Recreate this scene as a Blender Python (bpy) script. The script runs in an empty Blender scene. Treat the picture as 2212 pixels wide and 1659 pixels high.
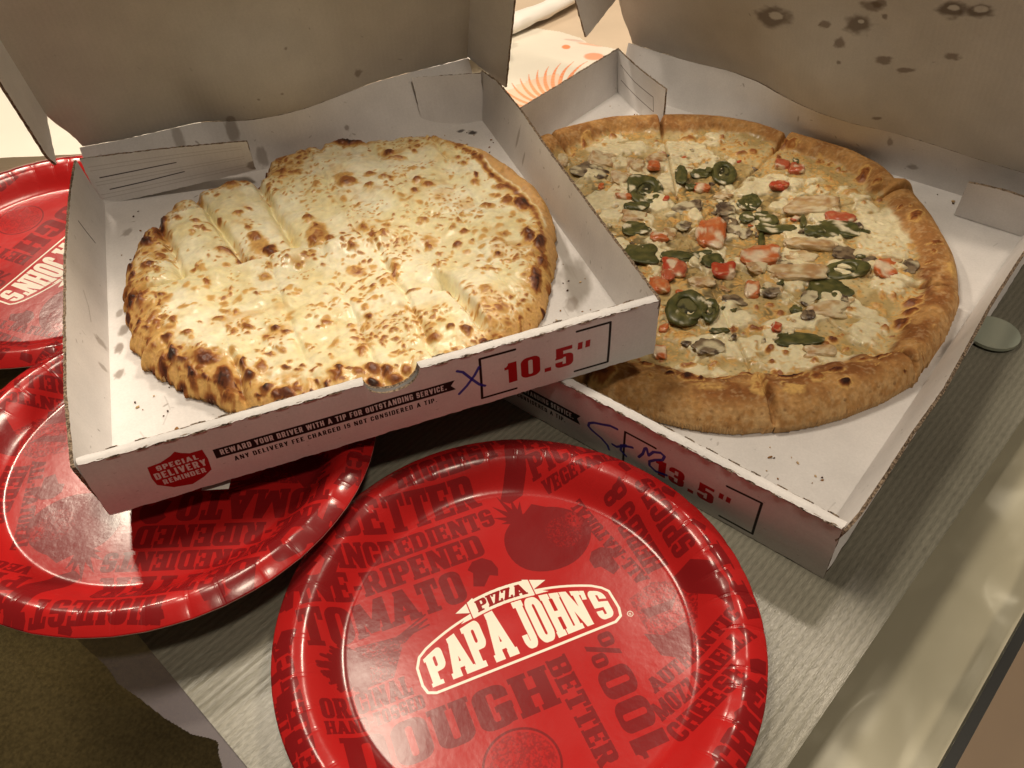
import bpy, bmesh, math, random
import numpy as np
from mathutils import Matrix, Vector

random.seed(7)
SC = bpy.context.scene
COL = bpy.data.collections.new("scene_objects"); SC.collection.children.link(COL)

# ------------------------------------------------------------------ camera
cam_d = bpy.data.cameras.new("camera"); cam = bpy.data.objects.new("camera", cam_d); COL.objects.link(cam)
PITCH, ROLL, CAMH = 0.7741, -0.0610, 0.3413
fw = np.array([0, math.cos(PITCH), -math.sin(PITCH)]); r0 = np.array([1., 0, 0]); u0 = np.cross(r0, fw)
rr = math.cos(ROLL)*r0 + math.sin(ROLL)*u0; uu = -math.sin(ROLL)*r0 + math.cos(ROLL)*u0
cam.matrix_world = Matrix(((rr[0], uu[0], -fw[0], 0), (rr[1], uu[1], -fw[1], 0), (rr[2], uu[2], -fw[2], CAMH), (0, 0, 0, 1)))
cam_d.sensor_width = 36; cam_d.lens = 1804/2212*36; cam_d.clip_start = 0.01; cam_d.clip_end = 50
SC.camera = cam
# ------------------------------------------------------------------ world + lamps (warm indoor lamps)
wd = bpy.data.worlds.new("World"); SC.world = wd; wd.use_nodes = True
bg = wd.node_tree.nodes["Background"]; bg.inputs[0].default_value = (1.0, 0.80, 0.60, 1); bg.inputs[1].default_value = 0.045
SC.view_settings.view_transform = 'Standard'; SC.view_settings.look = 'None'; SC.view_settings.exposure = -0.12; SC.view_settings.gamma = 1
def lamp(name, loc, power, size, colr, target=(0, .35, 0)):
    l = bpy.data.lights.new(name, 'AREA'); l.shape = 'DISK'; l.size = size; l.energy = power; l.color = colr
    o = bpy.data.objects.new(name, l); COL.objects.link(o); o.location = loc
    o.rotation_euler = (Vector(loc)-Vector(target)).to_track_quat('Z', 'Y').to_euler(); return o
lamp("pendant_lamp", (-0.22, 0.49, 0.94), 5.0, 0.22, (1, .86, .68), (-.12, .36, 0))
lamp("ceiling_lamp_front", (0.55, -0.40, 2.30), 16, 0.22, (1, .84, .66))
lamp("wall_lamp_right", (0.62, 1.06, 1.36), 15, 0.22, (1, .84, .66), (.1, .25, 0))
lamp("ceiling_lamp_left", (-0.75, 1.15, 1.15), 8, 0.14, (1, .84, .66), (-.3, .6, 0))
SC.cycles.max_bounces = 6; SC.cycles.diffuse_bounces = 3; SC.cycles.glossy_bounces = 3; SC.cycles.transparent_max_bounces = 12; SC.cycles.transmission_bounces = 4
SC.cycles.caustics_reflective = False; SC.cycles.caustics_refractive = False
MM = 0.001
# ------------------------------------------------------------------ object helpers
def tag(o, label=None, cat=None, group=None, kind=None):
    if label: o['label'] = label
    if cat: o['category'] = cat
    if group: o['group'] = group
    if kind: o['kind'] = kind
    return o
def empty(name, loc=(0, 0, 0), rot=None, parent=None):
    o = bpy.data.objects.new(name, None); COL.objects.link(o); o.empty_display_size = 0.02
    if rot is not None: o.matrix_world = Matrix.Translation(loc) @ Matrix([list(r) for r in rot]).to_4x4()
    else: o.location = loc
    if parent: o.parent = parent
    return o
def mesh(name, V, F, mats, parent=None, col=None, uv=None, mi=None, smooth=True, gloss=None):
    """V (n,3) metres, F list of index tuples or (m,4) array"""
    V = np.asarray(V, float); me = bpy.data.meshes.new(name)
    if isinstance(F, np.ndarray):
        m, k = F.shape
        me.vertices.add(len(V)); me.vertices.foreach_set('co', V.astype(np.float32).ravel())
        me.loops.add(m*k); me.loops.foreach_set('vertex_index', F.astype(np.int32).ravel())
        me.polygons.add(m); me.polygons.foreach_set('loop_start', np.arange(0, m*k, k, dtype=np.int32))
        me.update(calc_edges=True)
    else:
        me.from_pydata([tuple(v) for v in V], [], [tuple(f) for f in F])
    n = len(me.polygons)
    me.polygons.foreach_set('use_smooth', np.full(n, smooth))
    for m_ in (mats if isinstance(mats, (list, tuple)) else [mats]): me.materials.append(m_)
    if mi is not None: me.polygons.foreach_set('material_index', np.asarray(mi, np.int32))
    if col is not None:
        a = me.color_attributes.new('Col', 'FLOAT_COLOR', 'POINT'); c = np.ones((len(V), 4), np.float32); c[:, :3] = col
        if gloss is not None: c[:, 3] = gloss
        a.data.foreach_set('color', c.ravel())
    if uv is not None:
        l = me.uv_layers.new(name='UVMap'); vi = np.empty(len(me.loops), np.int32); me.loops.foreach_get('vertex_index', vi)
        l.data.foreach_set('uv', np.asarray(uv, np.float32)[vi].ravel())
    me.update()
    o = bpy.data.objects.new(name, me); COL.objects.link(o)
    if parent: o.parent = parent
    return o
def gridfaces(nv, nu, off=0):
    i = np.arange(nv-1)[:, None]*nu+np.arange(nu-1)[None, :]+off
    return np.stack([i, i+1, i+nu+1, i+nu], -1).reshape(-1, 4)
# ------------------------------------------------------------------ numpy noise
def _h(ix, iy, s):
    n = (ix.astype(np.int64)*374761393 + iy.astype(np.int64)*668265263 + s*1442695041) & 0xffffffff
    n = ((n ^ (n >> 13))*1274126177) & 0xffffffff
    return ((n ^ (n >> 16)) & 0xffff)/65535.0
def vn(x, y, s=0):
    x = np.asarray(x, float); y = np.asarray(y, float)
    ix = np.floor(x); iy = np.floor(y); fx = x-ix; fy = y-iy; fx = fx*fx*(3-2*fx); fy = fy*fy*(3-2*fy)
    a = _h(ix, iy, s); b = _h(ix+1, iy, s); c = _h(ix, iy+1, s); d = _h(ix+1, iy+1, s)
    return (a*(1-fx)+b*fx)*(1-fy)+(c*(1-fx)+d*fx)*fy
def fbm(x, y, s=0, o=4):
    t = 0; a = .5; n = 0
    for k in range(o):
        t = t+a*vn(x, y, s+k*17); n += a; a *= .5; x = x*2.03+5.1; y = y*2.03+1.7
    return t/n
def worley(x, y, s=0):
    ix = np.floor(x); iy = np.floor(y); d1 = np.full(np.shape(x), 9.)
    for a in (-1, 0, 1):
        for b in (-1, 0, 1):
            px = ix+a+_h(ix+a, iy+b, s); py = iy+b+_h(ix+a, iy+b, s+91)
            d1 = np.minimum(d1, np.hypot(px-x, py-y))
    return d1
def ss(a, b, x):
    t = np.clip((x-a)/(b-a), 0, 1); return t*t*(3-2*t)
def mix(a, b, t):
    t = np.asarray(t)[..., None]; return a*(1-t)+np.asarray(b)*t
# ------------------------------------------------------------------ flat print: canvas in millimetres -> generated image
class Canvas:
    def __init__(s, x0, y0, x1, y1, ppm, layers=1):
        s.x0, s.y0, s.ppm = x0, y0, ppm; s.nx = int((x1-x0)*ppm); s.ny = int((y1-y0)*ppm); s.x1 = x1; s.y1 = y1
        s.L = np.zeros((s.ny, s.nx, 4), np.float32)      # rgb colour + ink alpha
    def win(s, a, b, c, d):
        i0 = max(0, int((a-s.x0)*s.ppm)-1); i1 = min(s.nx, int((c-s.x0)*s.ppm)+2); j0 = max(0, int((b-s.y0)*s.ppm)-1); j1 = min(s.ny, int((d-s.y0)*s.ppm)+2)
        if i1 <= i0 or j1 <= j0: return None
        X, Y = np.meshgrid(s.x0+(np.arange(i0, i1)+.5)/s.ppm, s.y0+(np.arange(j0, j1)+.5)/s.ppm)
        return (slice(j0, j1), slice(i0, i1)), X, Y
    def put(s, sl, m, c, a=1.0):
        m = np.asarray(m, np.float32)*a; R = s.L[sl]; al = R[..., 3]; ao = m+al*(1-m); k = np.maximum(ao, 1e-6)[..., None]
        R[..., :3] = (np.array(c, np.float32)*m[..., None]+R[..., :3]*(al*(1-m))[..., None])/k; R[..., 3] = ao
    def erase(s, sl, m): s.L[sl][..., 3] *= (1-np.asarray(m, np.float32))
    def rect(s, a, b, c, d, colr, al=1):
        w = s.win(a, b, c, d)
        if w: s.put(w[0], (w[1] >= a) & (w[1] <= c) & (w[2] >= b) & (w[2] <= d), colr, al)
    def poly(s, P, colr, al=1, tex=None):
        P = np.array(P, float); w = s.win(P[:, 0].min(), P[:, 1].min(), P[:, 0].max(), P[:, 1].max())
        if not w: return
        sl, X, Y = w; m = np.zeros(X.shape, bool); n = len(P)
        for i in range(n):
            (xa, ya), (xb, yb) = P[i], P[(i+1) % n]
            if ya == yb: continue
            c = (ya > Y) != (yb > Y); m ^= c & (X < (xb-xa)*(Y-ya)/(yb-ya)+xa)
        m = m.astype(np.float32)
        if tex is not None: m = m*tex(X, Y)
        s.put(sl, m, colr, al)
    def line(s, P, wd_, colr, al=1, closed=False, taper=None):
        P = np.array(P, float); w = s.win(P[:, 0].min()-wd_, P[:, 1].min()-wd_, P[:, 0].max()+wd_, P[:, 1].max()+wd_)
        if not w: return
        sl, X, Y = w; D = np.full(X.shape, 1e9); n = len(P)
        for i in range(n if closed else n-1):
            a = P[i]; b = P[(i+1) % n]; ab = b-a; L2 = max(ab@ab, 1e-9)
            t = np.clip(((X-a[0])*ab[0]+(Y-a[1])*ab[1])/L2, 0, 1); D = np.minimum(D, np.hypot(X-a[0]-t*ab[0], Y-a[1]-t*ab[1]))
        s.put(sl, np.clip((wd_/2-D)*s.ppm+.5, 0, 1), colr, al)
    def blob(s, cx, cy, ax, ay, bx, by, colr, al=1, soft=.25, wob=.25, hole=None, seed=0):
        e = abs(ax)+abs(bx); f = abs(ay)+abs(by); w = s.win(cx-1.5*e, cy-1.5*f, cx+1.5*e, cy+1.5*f)
        if not w: return
        sl, X, Y = w; det = ax*by-ay*bx or 1e-6
        U = ((X-cx)*by-(Y-cy)*bx)/det; V_ = (-(X-cx)*ay+(Y-cy)*ax)/det; r = np.hypot(U, V_)
        r = r*(1+wob*(fbm(U*1.6+seed*3.1+9, V_*1.6+seed, 3+seed, 3)-.5)*2)
        m = 1-ss(1-soft, 1+soft*.4, r)
        if hole: m = m*ss(hole*.7, hole*1.1, np.hypot(U-.15, V_+.25)*(1+.5*(fbm(U*4, V_*4, seed)-.5)))
        s.put(sl, m, colr, al)
    def image(s, name):
        im = bpy.data.images.new(name, s.nx, s.ny, alpha=True, float_buffer=False); im.alpha_mode = 'CHANNEL_PACKED'
        im.pixels.foreach_set(s.L.ravel()); im.pack(); return im
# glyphs: R rect, r cut rect, L slanted stroke (x at bottom y, x at top y, width), O rounded rect, o cut, S = slab-only rect
_t = .25
GL = {
'A': (.78, 'L .13 0 .39 1 .25|L .65 0 .39 1 .25|R .24 .2 .54 .35|S -.02 0 .30 .15|S .46 0 .80 .15|S .22 .88 .5 1'),
'B': (.66, 'O 0 0 .64 1 .16|R 0 0 .3 1|o .25 .58 .39 .85 .05|o .25 .15 .39 .43 .05|r .6 .46 .7 .54|S -.05 0 .1 .13|S -.05 .87 .1 1'),
'C': (.62, 'O 0 0 .6 1 .22|o .25 .16 .36 .84 .05|r .36 .36 .7 .64|r .3 .3 .37 .7'),
'D': (.66, 'O 0 0 .64 1 .22|R 0 0 .28 1|o .25 .16 .39 .84 .06|S -.05 0 .1 .13|S -.05 .87 .1 1'),
'E': (.58, 'R 0 0 .25 1|R 0 .84 .55 1|R 0 .42 .46 .58|R 0 0 .56 .16|S .43 .7 .55 1|S .44 0 .56 .3|S -.05 0 .1 .13|S -.05 .87 .1 1|S .38 .35 .46 .65'),
'F': (.56, 'R 0 0 .25 1|R 0 .84 .54 1|R 0 .42 .46 .58|S .42 .68 .54 1|S -.05 0 .34 .13|S -.05 .87 .1 1|S .38 .35 .46 .65'),
'G': (.64, 'O 0 0 .62 1 .22|o .25 .16 .37 .84 .05|r .37 .52 .7 .66|R .33 .36 .64 .5|R .37 .04 .62 .45'),
'H': (.68, 'R .02 0 .26 1|R .42 0 .66 1|R .1 .42 .6 .57|S -.02 0 .31 .13|S -.02 .87 .31 1|S .37 0 .70 .13|S .37 .87 .70 1'),
'I': (.3, 'R .03 0 .27 1|S -.02 0 .32 .13|S -.02 .87 .32 1'),
'J': (.52, 'O 0 0 .48 .6 .2|R .23 .3 .48 1|r 0 .3 .23 .7|o .2 .15 .24 .4 .02|S .14 .87 .53 1'),
'K': (.68, 'R 0 0 .25 1|L .26 .4 .52 1 .24|L .53 0 .3 .62 .26|S -.05 0 .3 .13|S -.05 .87 .3 1|S .38 0 .72 .13|S .36 .87 .7 1'),
'L': (.54, 'R 0 0 .25 1|R 0 0 .52 .16|S .4 0 .52 .34|S -.05 .87 .31 1|S -.05 0 .1 .13'),
'M': (.88, 'R 0 0 .2 1|R .66 0 .88 1|L .43 .05 .13 1 .24|L .43 .05 .74 1 .24|S -.04 0 .26 .13|S .6 0 .92 .13'),
'N': (.7, 'R .02 0 .22 1|R .48 0 .68 1|L .56 0 .14 1 .26|S -.04 0 .28 .13|S .42 .87 .74 1'),
'O': (.64, 'O 0 0 .62 1 .24|o .25 .15 .37 .85 .06'),
'P': (.62, 'O 0 .38 .6 1 .18|R 0 0 .25 1|o .24 .54 .36 .84 .05|S -.05 0 .34 .13|S -.05 .87 .1 1'),
'Q': (.66, 'O 0 0 .62 1 .24|o .25 .15 .37 .85 .06|L .6 -.08 .42 .25 .16'),
'R': (.66, 'O 0 .4 .6 1 .18|R 0 0 .25 1|o .24 .56 .36 .84 .05|L .52 0 .36 .5 .26|S -.05 0 .3 .13|S .38 0 .7 .13|S -.05 .87 .1 1'),
'S': (.6, 'O 0 0 .58 1 .22|r .24 .6 .35 .84|r .3 .6 .6 .7|r .23 .16 .34 .4|r -.1 .3 .3 .4'),
'T': (.6, 'R 0 .84 .6 1|R .175 0 .425 1|S 0 .66 .12 1|S .48 .66 .6 1|S .1 0 .5 .13'),
'U': (.66, 'O 0 0 .63 1 .22|R 0 .5 .25 1|R .38 .5 .63 1|r .25 .4 .38 1.1|o .25 .16 .38 .9 .05|S -.05 .87 .3 1|S .34 .87 .68 1'),
'V': (.7, 'L .35 0 .12 1 .25|L .35 0 .58 1 .25|S -.04 .87 .28 1|S .42 .87 .74 1'),
'W': (.98, 'L .26 0 .1 1 .23|L .26 0 .48 1 .2|L .7 0 .48 1 .2|L .7 0 .88 1 .23'),
'X': (.66, 'L .12 0 .54 1 .26|L .54 0 .12 1 .26'),
'Y': (.66, 'R .2 0 .45 .5|L .325 .35 .12 1 .25|L .325 .35 .54 1 .25|S .1 0 .55 .13|S -.04 .87 .26 1|S .4 .87 .7 1'),
'Z': (.58, 'R 0 .84 .56 1|R 0 0 .56 .16|L .13 .05 .43 .95 .25|S 0 .7 .12 1|S .44 0 .56 .3'),
'0': (.66, 'O 0 0 .64 1 .24|o .25 .15 .39 .85 .06'), '1': (.46, 'R .14 0 .42 1|R .02 .7 .2 .84|L .12 .8 .26 1 .14'),
'3': (.64, 'O 0 0 .6 1 .22|r .22 .6 .35 .84|r .22 .16 .35 .42|r -.1 .34 .22 .66|R .2 .43 .4 .58|r .56 .47 .7 .54'),
'5': (.64, 'R .03 .82 .58 1|R .03 .46 .27 1|O 0 0 .61 .66 .2|r .25 .16 .36 .5|r -.1 .3 .25 .45|R .03 .46 .27 1'),
'-': (.3, 'R .02 .38 .28 .54'), '.': (.3, 'R .03 0 .25 .2'), "'": (.2, 'L .06 .72 .1 1 .15'), '"': (.5, 'L .1 .66 .12 1 .16|L .36 .66 .38 1 .16'),
'%': (.8, 'O 0 .5 .34 1 .14|o .13 .6 .21 .9 .03|O .42 0 .78 .5 .14|o .55 .1 .64 .4 .03|L .2 0 .56 1 .13'),
'&': (.72, 'O .06 .46 .54 1 .2|o .24 .66 .36 .86 .05|O 0 0 .6 .56 .2|o .2 .15 .38 .38 .05|L .66 0 .4 .4 .2'),
' ': (.28, '')}
def glyph(ch, U, V, slab):
    m = np.zeros(U.shape, bool)
    for op in GL[ch][1].split('|'):
        if not op: continue
        k, *a = op.split(); a = [float(v) for v in a]
        if k == 'S':
            if not slab: continue
            k = 'R'
        if k in 'Rr':
            q = (U >= a[0]) & (U <= a[2]) & (V >= a[1]) & (V <= a[3])
        elif k == 'L':
            xc = a[0]+(a[2]-a[0])*(V-a[1])/(a[3]-a[1]); q = (np.abs(U-xc) <= a[4]/2) & (V >= a[1]) & (V <= a[3])
        else:
            r = a[4]; cx = np.clip(U, a[0]+r, a[2]-r) if a[2]-a[0] > 2*r else np.full(U.shape, (a[0]+a[2])/2); cy = np.clip(V, a[1]+r, a[3]-r)
            rx = min(r, (a[2]-a[0])/2); q = ((U-cx)/rx)**2+((V-cy)/r)**2 <= 1
        m = (m & ~q) if k in 'ro' else (m | q)
    return m
def text(cv, s, x, y, length, h, ang=0, colr=(0, 0, 0), slab=True, gap=.07, warp=None, al=1, erase=False, shear=0):
    """text on canvas: baseline start x,y, total length, cap height (mm), angle in degrees"""
    adv = [GL[c][0]+gap for c in s]; tot = sum(adv)-gap
    a = math.radians(ang); ca, sa = math.cos(a), math.sin(a)
    if warp is None:
        P = np.array([(u*ca-v*sa+x, u*sa+v*ca+y) for u in (-.08*h, length+.08*h) for v in (-.1*h, h*1.1)])
        w = cv.win(P[:, 0].min(), P[:, 1].min(), P[:, 0].max(), P[:, 1].max())
    else: w = cv.win(x-2, y-12, x+length+2, y+h*2.2)
    if not w: return
    sl, X, Y = w
    u = (X-x)*ca+(Y-y)*sa; v = -(X-x)*sa+(Y-y)*ca
    if warp is not None: v0, v1 = warp(X); V = (Y-v0)/(v1-v0); u = X-x
    else: V = v/h
    U = u/length*tot + shear*(V-.5)
    m = np.zeros(X.shape, bool); p = 0
    for c, ad in zip(s, adv):
        q = (U >= p-.06) & (U <= p+ad)
        if q.any() and c != ' ':
            jj, ii = np.where(q); g = glyph(c, U[jj, ii]-p, V[jj, ii], slab); m[jj[g], ii[g]] = True
        p += ad
    if erase: cv.erase(sl, m)
    else: cv.put(sl, m, colr, al)
# ------------------------------------------------------------------ materials
def mat(name):
    m = bpy.data.materials.new(name); m.use_nodes = True; nt = m.node_tree; return m, nt, nt.nodes['Principled BSDF']
def node(nt, t, **k):
    n = nt.nodes.new(t)
    for a, b in k.items():
        if a == 'i':
            for x_, y_ in b.items(): n.inputs[x_].default_value = y_
        else: setattr(n, a, b)
    return n
def bump(nt, b, h, dist, strength=1.0, prev=None):
    n = node(nt, 'ShaderNodeBump', i={'Strength': strength, 'Distance': dist}); nt.links.new(h, n.inputs['Height'])
    if prev: nt.links.new(prev.outputs[0], n.inputs['Normal'])
    nt.links.new(n.outputs[0], b.inputs['Normal']); return n
def card_material(name, base, image=None, rough=.62, wash=.022, gloss=.3, axis=0, ink_rough=None):
    """coated paperboard: fibre mottling, faint washboard of the flutes, optional flat print"""
    m, nt, b = mat(name); L = nt.links
    tc = node(nt, 'ShaderNodeTexCoord'); n1 = node(nt, 'ShaderNodeTexNoise', i={'Scale': 45, 'Detail': 5}); L.new(tc.outputs['Object'], n1.inputs['Vector'])
    n2 = node(nt, 'ShaderNodeTexNoise', i={'Scale': 900, 'Detail': 2}); L.new(tc.outputs['Object'], n2.inputs['Vector'])
    r = node(nt, 'ShaderNodeMapRange', i={'From Min': .3, 'From Max': .7, 'To Min': .93, 'To Max': 1.04}); L.new(n1.outputs[0], r.inputs[0])
    r2 = node(nt, 'ShaderNodeMapRange', i={'From Min': .3, 'From Max': .7, 'To Min': .96, 'To Max': 1.03}); L.new(n2.outputs[0], r2.inputs[0])
    mu = node(nt, 'ShaderNodeMath', operation='MULTIPLY'); L.new(r.outputs[0], mu.inputs[0]); L.new(r2.outputs[0], mu.inputs[1])
    vm = node(nt, 'ShaderNodeVectorMath', operation='SCALE'); vm.inputs[0].default_value = base; L.new(mu.outputs[0], vm.inputs['Scale'])
    out = vm.outputs[0]
    if image:
        uvn = node(nt, 'ShaderNodeUVMap'); ti = node(nt, 'ShaderNodeTexImage', image=image, extension='CLIP', interpolation='Cubic'); L.new(uvn.outputs[0], ti.inputs[0])
        mx = node(nt, 'ShaderNodeMix', data_type='RGBA'); L.new(ti.outputs['Alpha'], mx.inputs[0]); L.new(out, mx.inputs[6]); L.new(ti.outputs['Color'], mx.inputs[7]); out = mx.outputs[2]
    L.new(out, b.inputs['Base Color']); b.inputs['Roughness'].default_value = rough; b.inputs['Specular IOR Level'].default_value = gloss
    wv = node(nt, 'ShaderNodeTexWave', wave_type='BANDS', bands_direction='XYZ'[axis], i={'Scale': 1/(.0035*2*math.pi)*2, 'Distortion': .6, 'Detail': 1}); L.new(tc.outputs['Object'], wv.inputs['Vector'])
    b1 = bump(nt, b, wv.outputs[0], .0004, wash*3); bump(nt, b, n1.outputs[0], .0015, .25, b1)
    return m
def edge_material():
    m, nt, b = mat('corrugated_edge'); L = nt.links
    tc = node(nt, 'ShaderNodeTexCoord'); v = node(nt, 'ShaderNodeTexNoise', i={'Scale': 800, 'Detail': 3}); L.new(tc.outputs['Object'], v.inputs['Vector'])
    cr = node(nt, 'ShaderNodeValToRGB'); L.new(v.outputs[0], cr.inputs[0]); cr.color_ramp.elements[0].position = .38; cr.color_ramp.elements[0].color = (.085, .055, .034, 1)
    cr.color_ramp.elements[1].position = .66; cr.color_ramp.elements[1].color = (.40, .30, .21, 1); L.new(cr.outputs[0], b.inputs['Base Color']); b.inputs['Roughness'].default_value = .9
    bump(nt, b, v.outputs[0], .0015); return m
EDGE = edge_material()
WHITE = (.74, .72, .71)
CARD = card_material('white_paperboard', WHITE)
CARDX = card_material('white_paperboard_across', WHITE, axis=1)
def attr_material(name, rough0=.25, rough1=.75, sss=0.0, bumpscale=600, bumpd=.0004, bstr=.6, spec=.5):
    m, nt, b = mat(name); L = nt.links
    at = node(nt, 'ShaderNodeAttribute', attribute_name='Col'); tc = node(nt, 'ShaderNodeTexCoord')
    n2 = node(nt, 'ShaderNodeTexNoise', i={'Scale': bumpscale, 'Detail': 4}); L.new(tc.outputs['Object'], n2.inputs['Vector'])
    r2 = node(nt, 'ShaderNodeMapRange', i={'From Min': .3, 'From Max': .7, 'To Min': .88, 'To Max': 1.1}); L.new(n2.outputs[0], r2.inputs[0])
    vm = node(nt, 'ShaderNodeVectorMath', operation='SCALE'); L.new(at.outputs['Color'], vm.inputs[0]); L.new(r2.outputs[0], vm.inputs['Scale']); L.new(vm.outputs[0], b.inputs['Base Color'])
    mr = node(nt, 'ShaderNodeMapRange', i={'To Min': rough1, 'To Max': rough0}); L.new(at.outputs['Alpha'], mr.inputs[0]); L.new(mr.outputs[0], b.inputs['Roughness'])
    b.inputs['Specular IOR Level'].default_value = spec
    if sss:
        b.inputs['Subsurface Weight'].default_value = sss; b.inputs['Subsurface Radius'].default_value = (1, .6, .3); b.inputs['Subsurface Scale'].default_value = .002
    bump(nt, b, n2.outputs[0], bumpd, bstr); return m
CHEESE = attr_material('melted_cheese', .27, .6, sss=.18, bumpscale=260, bumpd=.0006, bstr=.3, spec=.5)
CRUST = attr_material('baked_crust', .45, .85, bumpscale=500, bumpd=.0009, bstr=.8, spec=.25)
TOPPING = attr_material('cooked_vegetable', .2, .6, sss=.08, bumpscale=300, bumpd=.0005, bstr=.4)
# ------------------------------------------------------------------ pizza boxes
def Rx(a): c, s = math.cos(a), math.sin(a); return np.array([[1, 0, 0], [0, c, -s], [0, s, c]])
def Ry(a): c, s = math.cos(a), math.sin(a); return np.array([[c, 0, s], [0, 1, 0], [-s, 0, c]])
def Rz(a): c, s = math.cos(a), math.sin(a); return np.array([[c, -s, 0], [s, c, 0], [0, 0, 1]])
BOX = {1: dict(o=np.array([-.188, .2397, .0384]), R=Rz(.3087)@Rx(.0107)@Ry(-.0099), W=277., D=277., H=36.7),
       2: dict(o=np.array([-.129, .447, .0012]), R=Rz(-.7314), W=359., D=358., H=39.0)}
def sheet(name, parent, P, nu, nv, t=1.6, m_front=None, m_back=None, rag=.35, seed=0, uv=None, edge=None):
    """paperboard panel: P(u,v) in mm is the face seen from the normal side, thickness t behind it"""
    U, V_ = np.meshgrid(np.linspace(0, 1, nu), np.linspace(0, 1, nv)); A = np.stack(P(U, V_), -1)
    du = np.gradient(A, axis=1); dv = np.gradient(A, axis=0); n = np.cross(du, dv); n /= np.linalg.norm(n, axis=-1, keepdims=True)+1e-9
    B = A-n*t
    if rag:
        k = np.arange(max(nu, nv))
        for arr, sd in ((A, 0), (B, 5)):
            for sl, d in (((0, slice(None)), -dv[0]), ((-1, slice(None)), dv[-1]), ((slice(None), 0), -du[:, 0]), ((slice(None), -1), du[:, -1])):
                dd = d/(np.linalg.norm(d, axis=-1, keepdims=True)+1e-9); m = len(dd)
                L_ = np.cumsum(np.r_[0, np.linalg.norm(np.diff(arr[sl], axis=0), axis=1)])
                arr[sl] += dd*((fbm(L_/2.2, L_*0+seed*3.3+sd, seed+sd, 3)-.5)*2.2*rag)[:, None]
    nA = nu*nv; V = np.concatenate([A.reshape(-1, 3), B.reshape(-1, 3)])
    F = [gridfaces(nv, nu), gridfaces(nv, nu, nA)[:, ::-1]]; MI = [np.zeros(len(F[0])), np.ones(len(F[1]))]
    bd = np.concatenate([np.arange(nu), np.arange(1, nv)*nu+nu-1, (nv-1)*nu+np.arange(nu-2, -1, -1), np.arange(nv-2, 0, -1)*nu])
    E1 = V[bd]; E2 = V[bd+nA]; k = len(bd); o1 = len(V)
    V = np.concatenate([V, E1, E2]); i = np.arange(k); j = (i+1) % k
    F.append(np.stack([o1+i, o1+k+i, o1+k+j, o1+j], -1)); MI.append(np.full(k, 2))
    uvA = np.stack(uv(A), -1).reshape(-1, 2) if uv else np.stack([U, V_], -1).reshape(-1, 2)
    UV = np.concatenate([uvA, uvA, uvA[bd], uvA[bd]])
    return mesh(name, V*MM, np.concatenate(F), [m_front or CARD, m_back or CARD, edge or EDGE], parent, uv=UV, mi=np.concatenate(MI), smooth=True)
RED = (.66, .06, .08); BLK = (.07, .035, .04); BLUE = (.09, .12, .60)
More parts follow.
